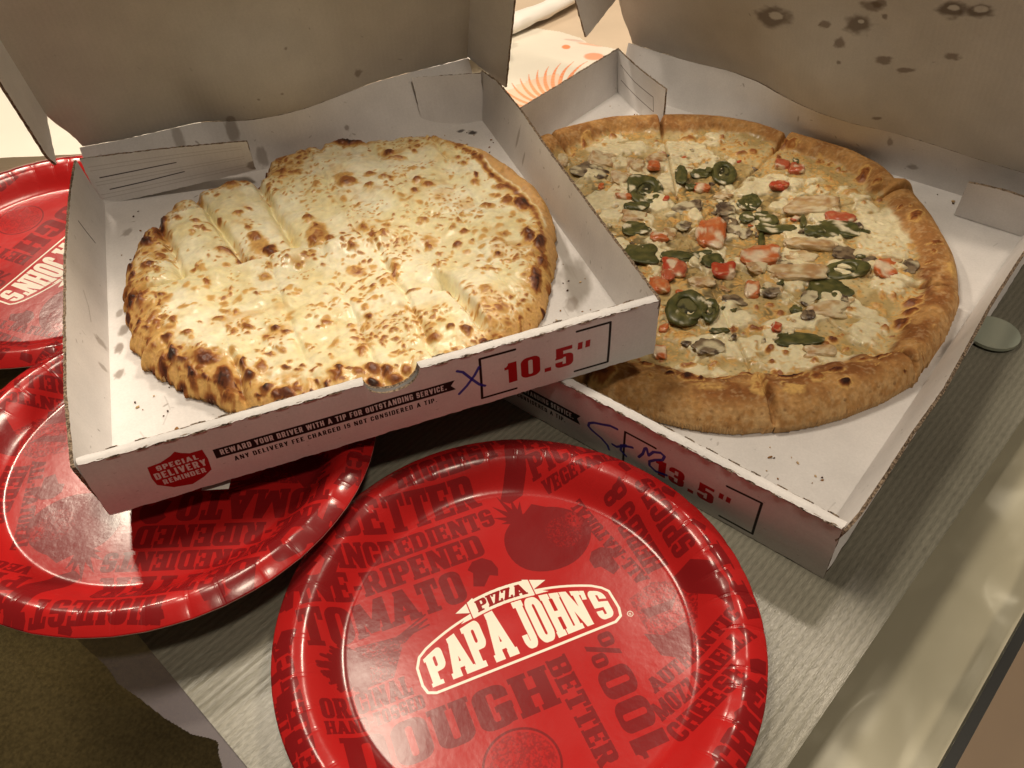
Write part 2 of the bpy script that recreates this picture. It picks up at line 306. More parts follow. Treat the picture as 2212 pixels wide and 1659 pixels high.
def front_print(b):
    B = BOX[b]; cv = Canvas(0, 0, B['W'], B['H'], 11)
    if b == 1:
        x0 = 0
        cv.poly([(25, 23.6), (31, 24.2), (36, 26.4), (38.4, 28.2), (40.5, 26.4), (44, 24.6), (49.4, 24.6), (50, 18), (49.4, 10.5), (45, 7.2), (39, 4.6), (31, 6.2), (25, 11), (24.4, 16)], RED)
        for s, y, h, a, c in (('SPECIAL', 19.6, 3.1, 28.2, 46.4), ('DELIVERY', 14.3, 4.2, 25.8, 48.6), ('REMINDER', 9.9, 3.2, 28, 47)): text(cv, s, a, y, c-a, h, slab=False, erase=True, gap=.16)
        w = WHITE
        cv.poly([(53.4, 22.6), (168.5, 22.6), (166.3, 19.6), (168.5, 16.5), (53.4, 16.5)], BLK)
        text(cv, 'REWARD YOUR DRIVER WITH A TIP FOR OUTSTANDING SERVICE.', 56, 17.9, 108, 3.5, slab=False, erase=True, gap=.18)
        text(cv, 'ANY DELIVERY FEE CHARGED IS NOT CONSIDERED A TIP.', 60.5, 11.6, 98, 3.1, slab=False, colr=BLK, gap=.2)
        cv.line([(200, 30.9), (182, 31.2), (181.2, 4.6), (199.5, 4.4)], 1.35, BLK); cv.line([(232.5, 30.9), (250.6, 30.8), (250, 3.9), (231.5, 4.1)], 1.35, BLK)
        text(cv, '10.5"', 193.5, 9.8, 47, 13.6, colr=RED, slab=False, gap=.09)
        cv.line([(170.3, 27.8), (173, 26.2), (177, 20), (180.5, 15), (183.2, 13)], 1.5, BLUE, .95); cv.line([(181.2, 26.4), (178.5, 22), (174, 16.5), (169.8, 12.6)], 1.5, BLUE, .95)
    else:
        dx = 52.
        cv.poly([(105.4, 21.0), (220.5, 20.8), (218.3, 17.6), (220.5, 14), (105.4, 14)], BLK)
        text(cv, 'REWARD YOUR DRIVER WITH A TIP FOR OUTSTANDING SERVICE.', 108, 15.7, 108, 3.6, slab=False, erase=True, gap=.18)
        text(cv, 'ANY DELIVERY FEE CHARGED IS NOT CONSIDERED A TIP.', 112.5, 9.4, 98, 3.1, slab=False, colr=BLK, gap=.2)
        cv.poly([(77, 22), (83, 22.6), (88, 24.8), (90.4, 26.6), (92.5, 24.8), (96, 23), (101.4, 23), (102, 16.4), (101.4, 8.9), (97, 5.6), (91, 3), (83, 4.6), (77, 9.4), (76.4, 14.4)], RED)
        cv.line([(266, 26.8), (248, 26.8), (248, 3.2), (266, 3.2)], 1.3, BLK); cv.line([(305.3, 27.1), (323, 28.2), (322.3, 3.4), (304.6, 3.2)], 1.3, BLK)
        text(cv, '13.5"', 266.8, 8.6, 42.5, 11.8, colr=RED, slab=False, gap=.09)
        for P in ([(243.2, 25.7), (239, 25.4), (234.8, 23.6), (229, 21.3), (226.1, 19.1), (225.6, 16.6), (227.6, 14.9), (234.2, 12.5), (238, 9.6), (239, 7)], [(241, 12.6), (243.5, 12.4), (246.2, 14.6), (249.5, 17), (253, 18.4)], [(249.2, 17.4), (246.3, 15.5), (246.2, 11.5), (249.5, 9.2)],
                  [(257.1, 13.9), (259.2, 18), (260, 22.4), (261, 23.4), (262.5, 19), (265, 23.4), (269, 25.6), (271.4, 24.6), (270.6, 21.4), (266.5, 18.4), (263.4, 15), (263.6, 12), (267.6, 10.2), (273.8, 11.8)]):
            cv.line(P, 1.6, BLUE, .95)
    # scuffs
    rng = random.Random(b)
    for k in range(60): cv.blob(rng.uniform(0, B['W']), rng.uniform(0, B['H']), rng.uniform(.2, .8), 0, 0, rng.uniform(.1, .3), (.45, .4, .36), .35, seed=k)
    return cv.image('front_print_%d' % b)
STAIN = (.47, .41, .36)
def stains(n, w, d, seed, extra=(), big=False):
    cv = Canvas(0, 0, w, d, 3); rng = random.Random(seed)
    for k in range(n):
        s = rng.uniform(.3, 1.2); a = rng.uniform(0, 3)
        cv.blob(rng.uniform(5, w-5), rng.uniform(5, d-5), s*math.cos(a)*1.5, s*math.sin(a)*1.5, -s*math.sin(a)*.5, s*math.cos(a)*.5, STAIN, rng.uniform(.2, .6), seed=k)
    for e in extra: cv.blob(*e[:6], e[6] if len(e) > 6 else STAIN, e[7] if len(e) > 7 else .7, soft=.42, wob=.4, hole=e[8] if len(e) > 8 else None, seed=int(e[0]))
    return cv
def interp(tab, x): t = np.array(tab, float); return np.interp(x, t[:, 0], t[:, 1])
HINGE = {1: [(0, 293), (24, 291), (48, 292), (79, 293.5), (96, 286), (106, 282), (120, 279.5), (135, 279), (152, 281.3), (177, 290), (202, 299), (231, 303), (261, 305), (277, 307)],
         2: [(0, 372), (30, 370), (60, 368), (98, 370.5), (128, 365), (150, 355), (168, 348.5), (190, 343), (215, 341.5), (244, 345), (271, 344), (303, 341), (333, 340), (359, 341)]}
LEFT = {1: [(0, -.8), (16, -1.9), (50, -4.5), (102, -5.6), (165, -6.4), (233, -4.7), (278, -1.8)], 2: [(0, 0), (358, 0)]}
RIGHT = {1: [(0, 276), (39, 277), (114, 279), (207, 283.5), (263, 283), (283, 278.3)], 2: [(0, 359.5), (12, 360.7), (36, 361.2), (71, 361.2), (109, 362.4), (142, 361.2), (190, 359.2), (233, 359), (358, 360)]}
ROOT = {}
def make_box(b, name_label):
    B = BOX[b]; W, D, H = B['W'], B['D'], B['H']; th = math.radians(-15)
    root = empty('pizza_box', B['o'], B['R']); tag(root, name_label, 'pizza box', 'open pizza boxes on the glass table'); ROOT[b] = root
    # base
    ex = []
    if b == 1:
        ex = [(8, 118, 1.2, 5, -2.5, 1, STAIN, .75), (7.5, 96, 1, 4, -2.5, .8, STAIN, .7), (11, 133, 1.5, 5, -3, 1, STAIN, .7), (9, 150, 1.2, 4, -2, 1, STAIN, .6), (262, 70, 8, 22, -7, 5, (.52, .49, .45), .75), (268, 110, 4, 30, -4, 2, (.5, .47, .43), .7), (252, 52, 4, 6, -3, 2, STAIN, .5), (16, 235, 3, 4, -2, 2, STAIN, .5), (262, 262, 3, 1, -1, 3, (.12, .05, .03), .9), (255, 268, 3, 1, -1, 2, (.12, .05, .03), .8), (258, 230, 3, 1, -1, 2, (.2, .1, .06), .7), (130, 268, 3, 2, -2, 4, STAIN, .8)]
    else:
        ex = [(330, 20, 30, 8, -8, 14, (.86, .84, .82), .25), (352, 190, 5, 12, -5, 5, STAIN, .5), (318, 330, 4, 2, -1, 1, STAIN, .5)]  # large pale blob: highlight painted on the front right corner
    cvb = stains(110, W, D, b+3, ex)
    for k in range(26):
        rg = random.Random(k+b*50); x = rg.uniform(8, W-8); y = rg.uniform(8, 60) if k % 2 else rg.uniform(8, D-8); cvb.line([(x, y), (x+rg.uniform(-3, 3), y+rg.uniform(3, 14))], .35, (.6, .57, .53), .5)
    mb = card_material('tray_base_board_%d' % b, WHITE, cvb.image('tray_stains_highlight_%d' % b), wash=.022)
    uvb = lambda A: (A[..., 0]/W, A[..., 1]/D)
    zb = .0
    sheet('base', root, lambda u, v: (u*W, 4+v*(D-4), 1.6+1.2*(fbm(u*6+b, v*6, 31)-.5)*np.sin(np.pi*np.clip(u, 0, 1))*np.sin(np.pi*v)), 90, 90, 1.6, mb, CARD, uv=uvb)
    # front wall: outer board, rolled top, inner board
    xc, rad = (139.5, 13.2) if b == 1 else (92., 13.2)
    def top(x, r=rad, dz=0): q = r*r-(x-xc)**2; return np.where(q > 0, H-np.sqrt(np.maximum(q, 0))*.78+dz, H)
    mf = card_material('front_print_board_%d' % b, WHITE, front_print(b), wash=.022)
    uvf = lambda A: (A[..., 0]/W, A[..., 2]/H)
    def outer(u, v):
        x = u*W; rgb = .45*(fbm(x/7, x*0+b, 71, 3)-.5)*2*(1-v)
        return (x, -1.1*np.sin(np.pi*v)*fbm(x/60, x*0, 5)-.4*ss(.9, 1, v)*0, v*(top(x)-.6)+rgb)
    fw_ = sheet('front_wall', root, outer, 420, 14, 1.5, mf, CARD, uv=uvf, rag=.3)
    def roll(u, v, lo, hi):
        x = lo+u*(hi-lo); y = -.35+v*5.2; c = np.sin(np.pi*v)
        return (x, y, H-.7+.75*c+.28*(fbm(x/5, v*0+b, 9, 3)-.5)*2+.25*(fbm(x/1.3, v*2, 10, 2)-.5)*c)
    for lo, hi in ((0, xc-rad), (xc+rad, W)):
        sheet('rolled_top', fw_, lambda u, v, lo=lo, hi=hi: roll(u, v, lo, hi), int((hi-lo)/.9), 9, .7, CARDX, CARD, rag=.5)
    sheet('inner_board', fw_, lambda u, v: (W-(W-4)*u-2, 5+v*0, 2+v*(top(W-(W-4)*u-2)-2.8)), 400, 6, 1.4, CARD, CARD, rag=.25)
    # perforation cuts along the outer fold (and the inner one)
    V, F = [], []
    rng = random.Random(b*11); x = 12.
    while x < W-6:
        if abs(x+3-xc) > rad+5:
            for yy, zz, hh in ((-.62, H-.9, .5),) + (((4.75, H-.35, .3),) if rng.random() < .6 or b == 2 else ()):
                n0 = len(V); m = 9; L_ = rng.uniform(4.8, 6.6)
                for k in range(m):
                    t = k/(m-1); hw = hh*math.sin(math.pi*min(max(t, .06), .94))**.5*(.7+.6*rng.random())
                    xx = x+t*L_; dz = rng.uniform(-.18, .18)
                    V += [(xx, yy-.05, zz-hw*.8+dz), (xx, yy+.35, zz+hw+dz)]
                for k in range(m-1): F.append((n0+2*k, n0+2*k+2, n0+2*k+3, n0+2*k+1))
        x += 12.2+rng.uniform(-.7, .7)
    tag(mesh('perforation_cuts', np.array(V)*MM, F, EDGE, fw_, smooth=False), kind='stuff')
    # side walls
    cvl = stains(25, D, H, b+8, [(118, 8, 3, 1, -.5, 5, STAIN, .5), (98, 7, 2, .3, -.4, 4, STAIN, .5)] if b == 1 else [])
    if b == 1:
        cvl.line([(214, 12), (215, 28)], 1.1, (.12, .07, .04)); cvl.line([(150, 22), (140, 18), (128, 16)], .6, (.62, .58, .54), .6)
    ml = card_material('left_wall_board_%d' % b, WHITE, cvl.image('left_wall_stains_%d' % b), axis=1)
    def left(u, v):
        y = u*D; xt = interp(LEFT[b], y); x = (3.0*(1-v)+xt*v)-.8*np.sin(np.pi*v)*fbm(y/50, v*2, 44)
        return (x, y, .3+v*(H-.3))
    sheet('side_wall', root, left, 240, 12, 1.7, ml, CARDX, rag=.55, uv=lambda A: (A[..., 1]/D, A[..., 2]/H))
    xb = 274.5 if b == 1 else 348.5
    Dr = 283 if b == 1 else D
    def right(u, v):
        y = u*Dr; xt = interp(RIGHT[b], y); bow = (1.2*np.sin(y/40)+.6*np.sin(y/17+1))*v*(b == 1)*.4
        return (xb*(1-v)+xt*v+bow, y, .3+v*(H-.3))
    cvr = stains(25, D, H, b+21, [(205, 20, 1.5, 3, -1, 7, STAIN, .5), (190, 12, 1, 2, -1, 5, STAIN, .5)] if b == 1 else [])
    mr = card_material('right_wall_board_%d' % b, WHITE, cvr.image('right_wall_stains_%d' % b), axis=1)
    sheet('side_wall', root, lambda u, v: right(1-u, v), 240, 12, 1.7, mr, CARDX, rag=.55, uv=lambda A: (A[..., 1]/Dr, A[..., 2]/H))
    # back wall and lid share the hinge line
    hy = lambda x: interp(HINGE[b], x)
    def hsm(x): return (hy(x-3)+hy(x)+hy(x+3)+hy(x-6)+hy(x+6))/5
    cvk = stains(20, W, H, b+30, [(62, 31, 4, 0, 0, 9, STAIN, .5), (98, 31, 4.5, 0, 0, 11, STAIN, .6), (112, 10, 4.5, 0, 0, 8, STAIN, .5), (175, 16, 2, 0, 0, 2, STAIN, .6)] if b == 1 else [(243, 30, 2.6, 0, 0, 4, STAIN, .6), (262, 14, 4, 1.5, -1, 2, STAIN, .6), (171, 26, .8, 0, 0, 3, STAIN, .6)])
    mk = card_material('back_wall_board_%d' % b, WHITE, cvk.image('back_wall_stains_%d' % b))
    sheet('back_wall', root, lambda u, v: (u*W, (D-1)*(1-v)+hsm(u*W)*v+1.5*np.sin(np.pi*v)*(fbm(u*5, v*2, 61)-.3), .4+v*(H-.4)), 160, 12, 1.6, mk, CARD, rag=.15, uv=lambda A: (A[..., 0]/W, A[..., 2]/H))
    LD = D+2
    lm = np.mean([p[1] for p in HINGE[b]])
    xl = (lambda s: 2-ss(0, 34, s)*10-s*.035) if b == 1 else (lambda s: 4-ss(0, 30, s)*5-s*.06)
    xr = (lambda s: W-.5+0*s+ (s*.03)) if b == 1 else (lambda s: W+s*.03)
    def lidp(x0, s, x):
        base = hsm(x0); k = ss(0, 90, s); sl = (293+(x0/W)*10) if b == 1 else (366-(x0/W)*26)
        return base*(1-k)+sl*k
    def lid(u, v):
        s = v*LD; x0 = u*W; x = xl(s)*(1-u)+xr(s)*u; y = lidp(x0, s, x)+s*math.sin(th)+2.5*(fbm(u*2.2, v*2.2, 77+b)-.5)*ss(0, 60, s)
        return (x, y, H+.2+s*math.cos(th))
    LS = {1: [(60, 205, 1, 0, 0, 1, STAIN, .5)], 2: [(144, 62.5, 14, 3.3, .4, -8, (.33, .26, .20), .75, .42), (183.5, 69, 4.9, 1.2, .3, -3), (207, 75.6, 10, 2.4, .9, -7, (.33, .26, .20), .755, .22), (213.5, 90, 7.8, 1.8, .5, -3.7), (223, 85, 2.2, .5, .3, -2),
          (196, 58.4, 4.5, 1.1, .5, -4.2), (227.4, 54.3, 5.9, 1.6, .5, -3.3), (243, 51.3, 7.4, 2.1, .4, -2.1), (198, 44.5, 1.7, .4, .2, -1.5), (269, 69.2, 5, 1.3, .6, -2.7), (262, 100, 9, 2.4, 1.1, -5, (.30, .23, .18), .8, .4), (277, 103, 9, 2.4, 1, -4.5, (.30, .23, .18), .8, .5), (230.5, 9, 3.7, 1.3, .2, -1.6), (218, 93, 5, 2, 1, -3),
          (300, 140, 16, 3, 1, -9, (.33, .26, .20), .75, .5), (120, 150, 12, 3, 1, -7, (.33, .26, .20), .75, .4)]}
    ls = [(e if len(e) > 6 else e+((.36, .28, .22), .65)) for e in LS[b]]
    if b == 1: ls = [(122, 15, 1, 0, 0, .8), (138, 15.5, 1.2, 0, 0, .8), (192, 12, 3.2, .6, 0, 3.2), (150, 45, 1, 0, 0, 1), (98, 1.0, 3.5, 0, 0, 4, STAIN, .6)]
    cvL = stains(30, W, LD, b+40, ls)
    mL = card_material('lid_shaded_board_%d' % b, (.53, .495, .45), cvL.image('lid_stains_%d' % b), wash=.03)  # same white board as the tray; the lid's shade is put into this darker colour
    lo = sheet('lid', root, lid, 120, 120, 1.6, mL, CARD, rag=.35)
    # lid side flaps
    nrm = np.array([0, -math.cos(th), math.sin(th)])
    def lflap(u, v, side):
        if b == 1: w, s_in, s_out, out = 33, 30, 23, -.10 if side < 0 else .34
        else: w, s_in, s_out, out = 44, 44, 33, -.12 if side < 0 else .2
        if side > 0: w, s_in, s_out = (44, 1.5, 3) if b == 1 else (40, 4, 4)
        ww = u*w
        s = (s_in*(1-u)+s_out*u)+v*(LD-4-s_in)
        fr = np.minimum(ww, 1)*0
        x = (xl(s)+.5 if side < 0 else xr(s)-.5)+ww*out; x0 = 0 if side < 0 else W
        bend = (4*u*(1-ss(0, .12, v)) if b == 1 and side < 0 else 0)
        y = lidp(x0, s, x)+s*math.sin(th)+ww*nrm[1]*math.sqrt(1-out*out); z = H+s*math.cos(th)+ww*nrm[2]-bend
        return (x, y, z)
    sheet('lid_flap', lo, lambda u, v: lflap(1-u, v, -1), 14, 140, 1.7, CARD, CARD, rag=.6, seed=3)
    sheet('lid_flap', lo, lambda u, v: lflap(u, v, 1), 14, 140, 1.7, CARD, CARD, rag=.5, seed=9)
    # corner tuck flaps of the tray
    if b == 1:
        cvf = Canvas(0, 0, 105, H, 8)
        cvf.line([(7, 21), (30, 22), (57, 23.5)], .8, (.16, .09, .05)); cvf.line([(10, 11), (35, 12), (60, 14)], .8, (.12, .07, .04)); cvf.blob(108, 6, 8, 0, 0, 7, STAIN, .7)
        for z in (30, 27, 18, 15.5, 8, 5): cvf.line([(3, z), (100, z+1)], .5, (.62, .58, .55), .4)
        mfp = card_material('tuck_flap_board', WHITE, cvf.image('tuck_flap_marks'))
        sheet('corner_flap', root, lambda u, v: (0+u*105.5, 277.5-24.5*u+1.5*np.sin(np.pi*u)+(1-v)*1.0, (14*u**1.3)*(1-v)+v*(H-1)+.5), 110, 12, 1.6, mfp, CARD, rag=.45, seed=4)
        sheet('corner_flap', root, lambda u, v: (230+u*47.5, 278+v*(20-16*u)+3*(1-u)*(1-v)-2, .8+v*(H-1.5)), 60, 12, 1.6, CARD, CARD, rag=.4, seed=6)
    else:
        cvf = Canvas(0, 0, 73, H, 8)
        cvf.line([(6, 28), (30, 25), (58, 25), (60, 13), (30, 14), (8, 15)], .7, (.3, .2, .15), .9)
        mfp = card_material('tuck_flap_board_large', WHITE, cvf.image('tuck_flap_marks_large'))
        sheet('corner_flap', root, lambda u, v: (u*74, 356-42*u-2*np.sin(np.pi*u), .8+v*(H-1)), 80, 12, 1.6, mfp, CARD, rag=.4, seed=4)
        sheet('corner_flap', root, lambda u, v: (304+u*46+3*v, 328-11*v, 2+v*(H-7)+1.5*np.sin(np.pi*u)*v), 60, 12, 1.6, CARD, CARD, rag=.4, seed=6)
make_box(1, 'smaller open pizza box of cheese sticks, marked 10.5" on its front wall')
make_box(2, 'larger open pizza box marked 13.5", with grease spots inside its raised lid')
# ------------------------------------------------------------------ printed paper plates
PR = 108.
def plate_print():
    cv = Canvas(-PR-1, -PR-1, PR+1, PR+1, 9)
    DK = (.50, .09, .10); CR = (1.0, .97, .90); BR_ = (.745, .115, .12)
    tx = lambda *a, **k: text(cv, *a, colr=DK, **k)
    grain = lambda s, lo=.35: (lambda X, Y: np.clip((fbm(X*1.3, Y*1.3, s, 4)-lo)*5, 0, 1))
    tx('HIGHEST', -27, 90.5, 55, 13); tx('Q', 36, 92, 11, 15); tx('UALITY', 47, 104, 30, 10)
    tx('BETTER', -63, 73, 73, 15.5); tx('INGREDIENTS', -66, 59.5, 79, 10.6)
    tx('VINE-RIPENED', -97, 44.8, 99, 12.8); tx('TOMATO', -90, 25, 76, 17.5)
    tx('FRESHLY', 42, 87.5, 52, 11, ang=-3); tx('PICKED', 40, 74, 47, 11.5, ang=1); tx('VEGETABLES', 43, 65.8, 46, 6.6, ang=-1)
    tx('ALL-NATURAL', 68.5, 2, 56, 7, ang=101); tx('HERBS', 80, 5, 37, 11.5, ang=92); tx('&', 79, 45, 9, 11, ang=94); tx('SPICES', 93.5, 4, 44, 10, ang=91)
    tx('100', 38.5, -71, 41, 15.5, ang=90); tx('%', 38.5, -29, 15, 14, ang=90)
    tx('BETTER', 5.5, -17.5, 50, 9.5, ang=-88)
    tx('AUTHENTIC', 43, -48.5, 50, 6.6, ang=14); tx('MOZZARELLA', 40, -60, 54, 8, ang=13.5); tx('CHEESE', 41.5, -71.5, 38, 9, ang=15)
    tx('ORIGINAL', -90, -8.5, 38, 9.4); tx('HAND-TOSSED', -90, -16, 41, 6.2); tx('DOUGH', -85, -36.5, 89, 18.5)
    tx('DIFFERENCE', -94.5, -66, 99, 7.4, ang=91); tx('EXPERIENCE THE', -103.5, -60, 66, 5.6, ang=90)
    tx('CRUST', 52, -96, 44, 14, ang=28); tx('BETTER', -60, -98, 62, 12, ang=-8); tx('SAUCE', -70, -84, 44, 11, ang=-12)
    tx('IT', 102, -34, 40, 6, ang=88); tx('PIZZA', 92, -80, 34, 9, ang=60)
    # onion / ribbon shapes near the rim
    cv.blob(-53, 90, 9, 2, -2, 10, DK, hole=.35, seed=3, wob=.1); cv.line([(-80, 66), (-72, 72), (-68, 64), (-74, 54), (-84, 55), (-88, 63)], 6, DK); cv.poly([(-84, 50), (-78, 56), (-88, 66), (-92, 56)], DK)
    # tomato with leaves
    g = grain(5, .22)
    t = [(33+22*math.cos(a)*(1+.03*math.cos(3*a)), 42+18.5*math.sin(a)) for a in np.linspace(0, 2*math.pi, 40)]
    cv.poly(t, DK, tex=lambda X, Y: 1-.75*np.clip(1-(((X-50)/4.5)**2+((Y-47)/7)**2), 0, 1)*(fbm(X, Y, 8)>.42)-.4*((fbm(X*1.5, Y*1.5, 9)>.6)&(np.hypot(X-42, Y-42)<9)))
    for a, l in ((150, 13), (125, 16), (105, 19), (85, 15), (170, 9), (65, 12)):
        c, s_ = math.cos(math.radians(a)), math.sin(math.radians(a)); cv.poly([(24-2*s_, 57+2*c), (24+l*c, 57+l*s_), (24+2.6*s_, 57-2.6*c)], DK)
    cv.poly([(14, 50), (34, 64), (42, 58), (24, 50)], DK)
    # chilli, mushrooms, onion slice, wheat, basil leaves
    cv.poly([(33, 97), (40, 98), (41.5, 92), (38, 80), (32, 71), (24, 68.5), (20, 72), (24, 78), (29, 86), (31, 93)], DK)
    for mx, my, r, fl in ((-4, 36, 1, 1), (53.5, 19, 1, -1)):
        P = [(-7, 0), (-6, 5), (-2, 8), (3, 7.5), (7, 4), (8, 0), (4, -.5), (3, -7), (-2, -8), (-4, -1)]
        a = math.radians(-35*fl+(0 if fl > 0 else -20)); cv.poly([(mx+(x*math.cos(a)-y*math.sin(a))*r, my+(x*math.sin(a)+y*math.cos(a))*r) for x, y in P], DK)
    cv.line([(-21+16*math.cos(a), -54+15*math.sin(a)) for a in np.linspace(0, 2*math.pi, 40)], 1, DK, closed=True)
    cv.poly([(-21+14.5*math.cos(a), -54+13.5*math.sin(a)) for a in np.linspace(0, 2*math.pi, 40)], DK, .6, tex=grain(11, .4))
    for k in range(150):
        rg = random.Random(k); a = math.radians(rg.uniform(118, 262)); l = rg.uniform(6, 18)
        cv.line([(-66, 14), (-66+l*math.cos(a)*1.2, 14+l*math.sin(a)*.8)], 1.5, DK)
    cv.poly([(-70, 22), (-52, 20), (-36, 23), (-50, 15), (-58, 2), (-72, 2), (-82, 12)], DK, tex=grain(2, .25))
    for y0, y1 in ((18, 23), (17, 20), (16.5, 25.5)): cv.line([(-56, 17.5), (-36, y1)], .9, DK)
    cv.poly([(78, -2), (88, 0), (95, -8), (95, -20), (90, -33), (88, -22), (80, -12)], DK)
    cv.poly([(54, -4), (68, 0), (80, -4), (84, -14), (76, -28), (62, -30), (54, -24)], DK, .8, tex=grain(14, .42)); cv.poly([(52, -22), (60, -26), (72, -24), (73, -33), (62, -39), (54, -34)], DK); cv.poly([(56, -11), (72, -12), (77, -9), (70, -16), (58, -16)], DK)
    for k in range(34):
        rg = random.Random(k+90); a = math.radians(k*10.6+rg.uniform(-4, 4)); r_ = rg.uniform(99, 107); u = rg.uniform(2, 5); v = rg.uniform(1.5, 4); t_ = a+rg.uniform(-.5, .5)
        cv.poly([(r_*math.cos(a)+x*math.cos(t_)-y*math.sin(t_), r_*math.sin(a)+x*math.sin(t_)+y*math.cos(t_)) for x, y in ((-v, -u), (v*.8, -u*.8), (v, u), (0, u*1.1), (-v, u*.7))], DK)
    # logo
    arch = lambda x, k=0: 6.2+k+12.6*(1-(x/47)**2)
    xs = np.linspace(-41, 41, 25); P = [(x, arch(x)) for x in xs]
    fr = P+[(45, 6.4), (47.3, 3.5), (47.6, -6), (46.5, -10), (43, -11.8), (-43, -11.8), (-46.5, -10.3), (-47.6, -6.5), (-47.3, 2), (-45, 6.5)]
    cv.poly(fr, BR_); cv.line(fr, 1.25, CR, closed=True)
    for ddx in (-.14, .14):
        text(cv, "PAPA", -43+ddx, -8.6, 39.5, 12, colr=CR, gap=.05, warp=lambda X: (-9+0*X, arch(X, -3.0)))
    for ddx in (-.14, .14):
        text(cv, "JOHN'S", 1+ddx, -8.6, 43.5, 12, colr=CR, gap=.05, warp=lambda X: (-9+0*X, arch(X, -3.0)))
    rb = lambda x: arch(x)+1.2
    xs = np.linspace(-16, 14.5, 20)
    cv.poly([(-22.5, 14.5), (-16.5, 18.2), (-23, 20.6), (-13, 25.2), (-11, 16)], CR); cv.poly([(21.5, 14.5), (15.5, 18.2), (22.5, 20.6), (12, 25.2), (10, 16)], CR)
    cv.line([(-16.4, 14.6), (-16.4, 24)], .5, BR_); cv.line([(15, 14.6), (15, 24)], .5, BR_)
    cv.poly([(x, rb(x)-3.6) for x in xs]+[(x, rb(x)+5.4) for x in xs[::-1]], CR)
    text(cv, "PIZZA", -12.5, 15, 24.5, 5.4, colr=(.6, .09, .1), gap=.02, warp=lambda X: (rb(X)-2.1, rb(X)+3.9))
    cv.line([(51+1.3*math.cos(a), -10.8+1.3*math.sin(a)) for a in np.linspace(0, 2*math.pi, 14)], .4, CR, .8, closed=True); text(cv, 'R', 50.5, -11.5, 1, 1.3, colr=CR, slab=False, al=.7)
    return cv.image('plate_print')
def plate_material():
    m, nt, b = mat('printed_plate'); L = nt.links
    uvn = node(nt, 'ShaderNodeUVMap'); ti = node(nt, 'ShaderNodeTexImage', image=plate_print(), extension='EXTEND', interpolation='Cubic'); L.new(uvn.outputs[0], ti.inputs[0])
    mx = node(nt, 'ShaderNodeMix', data_type='RGBA'); mx.inputs[6].default_value = (.46, .014, .014, 1); L.new(ti.outputs['Alpha'], mx.inputs[0]); L.new(ti.outputs['Color'], mx.inputs[7])
    L.new(mx.outputs[2], b.inputs['Base Color']); b.inputs['Roughness'].default_value = .3; b.inputs['Specular IOR Level'].default_value = .35
    b.inputs['Coat Weight'].default_value = .18; b.inputs['Coat Roughness'].default_value = .12
    tc = node(nt, 'ShaderNodeTexCoord'); n = node(nt, 'ShaderNodeTexNoise', i={'Scale': 260, 'Detail': 3}); L.new(tc.outputs['Object'], n.inputs['Vector'])
    n2 = node(nt, 'ShaderNodeTexNoise', i={'Scale': 28, 'Detail': 2}); L.new(tc.outputs['Object'], n2.inputs['Vector'])
    mr = node(nt, 'ShaderNodeMapRange', i={'From Min': .3, 'From Max': .7, 'To Min': .2, 'To Max': .3}); L.new(n2.outputs[0], mr.inputs[0]); L.new(mr.outputs[0], b.inputs['Roughness'])
    b1 = bump(nt, b, n.outputs[0], .0003, .25); bump(nt, b, n2.outputs[0], .003, .12, b1); return m
PLATE = plate_material(); PAPER = card_material('plate_paper', (.62, .5, .45), wash=0)
def plate_mesh(seed, lip=1.0):
    nr, na = 64, 1400
    rs = np.r_[np.linspace(0, 70, 6), np.linspace(73, PR, nr-6)]; th = np.linspace(0, 2*math.pi, na, endpoint=False); R_, T_ = np.meshgrid(rs, th, indexing='ij')
    z = -13.2+11.6*ss(77, 95, R_)+1.6*ss(90, 100, R_)-lip*4.2*np.clip((R_-98)/10, 0, 1)**1.5
    z += .9*np.exp(-((R_-78.5)/2.2)**2)*0
    rng = np.random.RandomState(seed); nc = 42; cen = np.sort(np.linspace(0, 2*math.pi, nc, endpoint=False)+rng.uniform(-.035, .035, nc)); ramp = ss(84, 92, R_)
    dmin = np.full(R_.shape, 99.)
    for k, c in enumerate(cen):
        d = ((T_-c+math.pi) % (2*math.pi)-math.pi)*R_; dd = abs((c+.35+math.pi) % (2*math.pi)-math.pi); am = (.12+.9*math.exp(-(dd/.6)**2)) if seed == 1 else .18+.3*rng.rand()
        g_ = (.35+.65*am)*(.5+.6*rng.rand()); z += ramp*(g_*(-.5*np.exp(-((d+.45)/.24)**2)-.5*np.exp(-((d-.45)/.24)**2)+.2*np.exp(-(d/.25)**2))-am*.55*np.exp(-(d/2.6)**2))
    z += .5*(fbm(R_*np.cos(T_)/35+seed, R_*np.sin(T_)/35, 7, 2)-.5)*2
    X = R_*np.cos(T_); Y = R_*np.sin(T_); V = np.stack([X, Y, z], -1).reshape(-1, 3); n = len(V)
    i, j = np.meshgrid(np.arange(nr-1), np.arange(na), indexing='ij'); jn = (j+1) % na
    F = np.stack([i*na+j, (i+1)*na+j, (i+1)*na+jn, i*na+jn], -1).reshape(-1, 4)
    V2 = V.copy(); V2[:, 2] -= .55
    e = (nr-1)*na+np.arange(na); E_ = np.stack([e, e+n, np.roll(e, -1)+n, np.roll(e, -1)], -1)
    V = np.concatenate([V, V2]); FF = np.concatenate([F, (F+n)[:, ::-1], E_]); mi = np.r_[np.zeros(len(F)), np.ones(len(F)+len(E_))]
    uv = np.c_[(V[:, 0]+PR+1)/(2*PR+2), (V[:, 1]+PR+1)/(2*PR+2)]
    return V*MM, FF, uv, mi
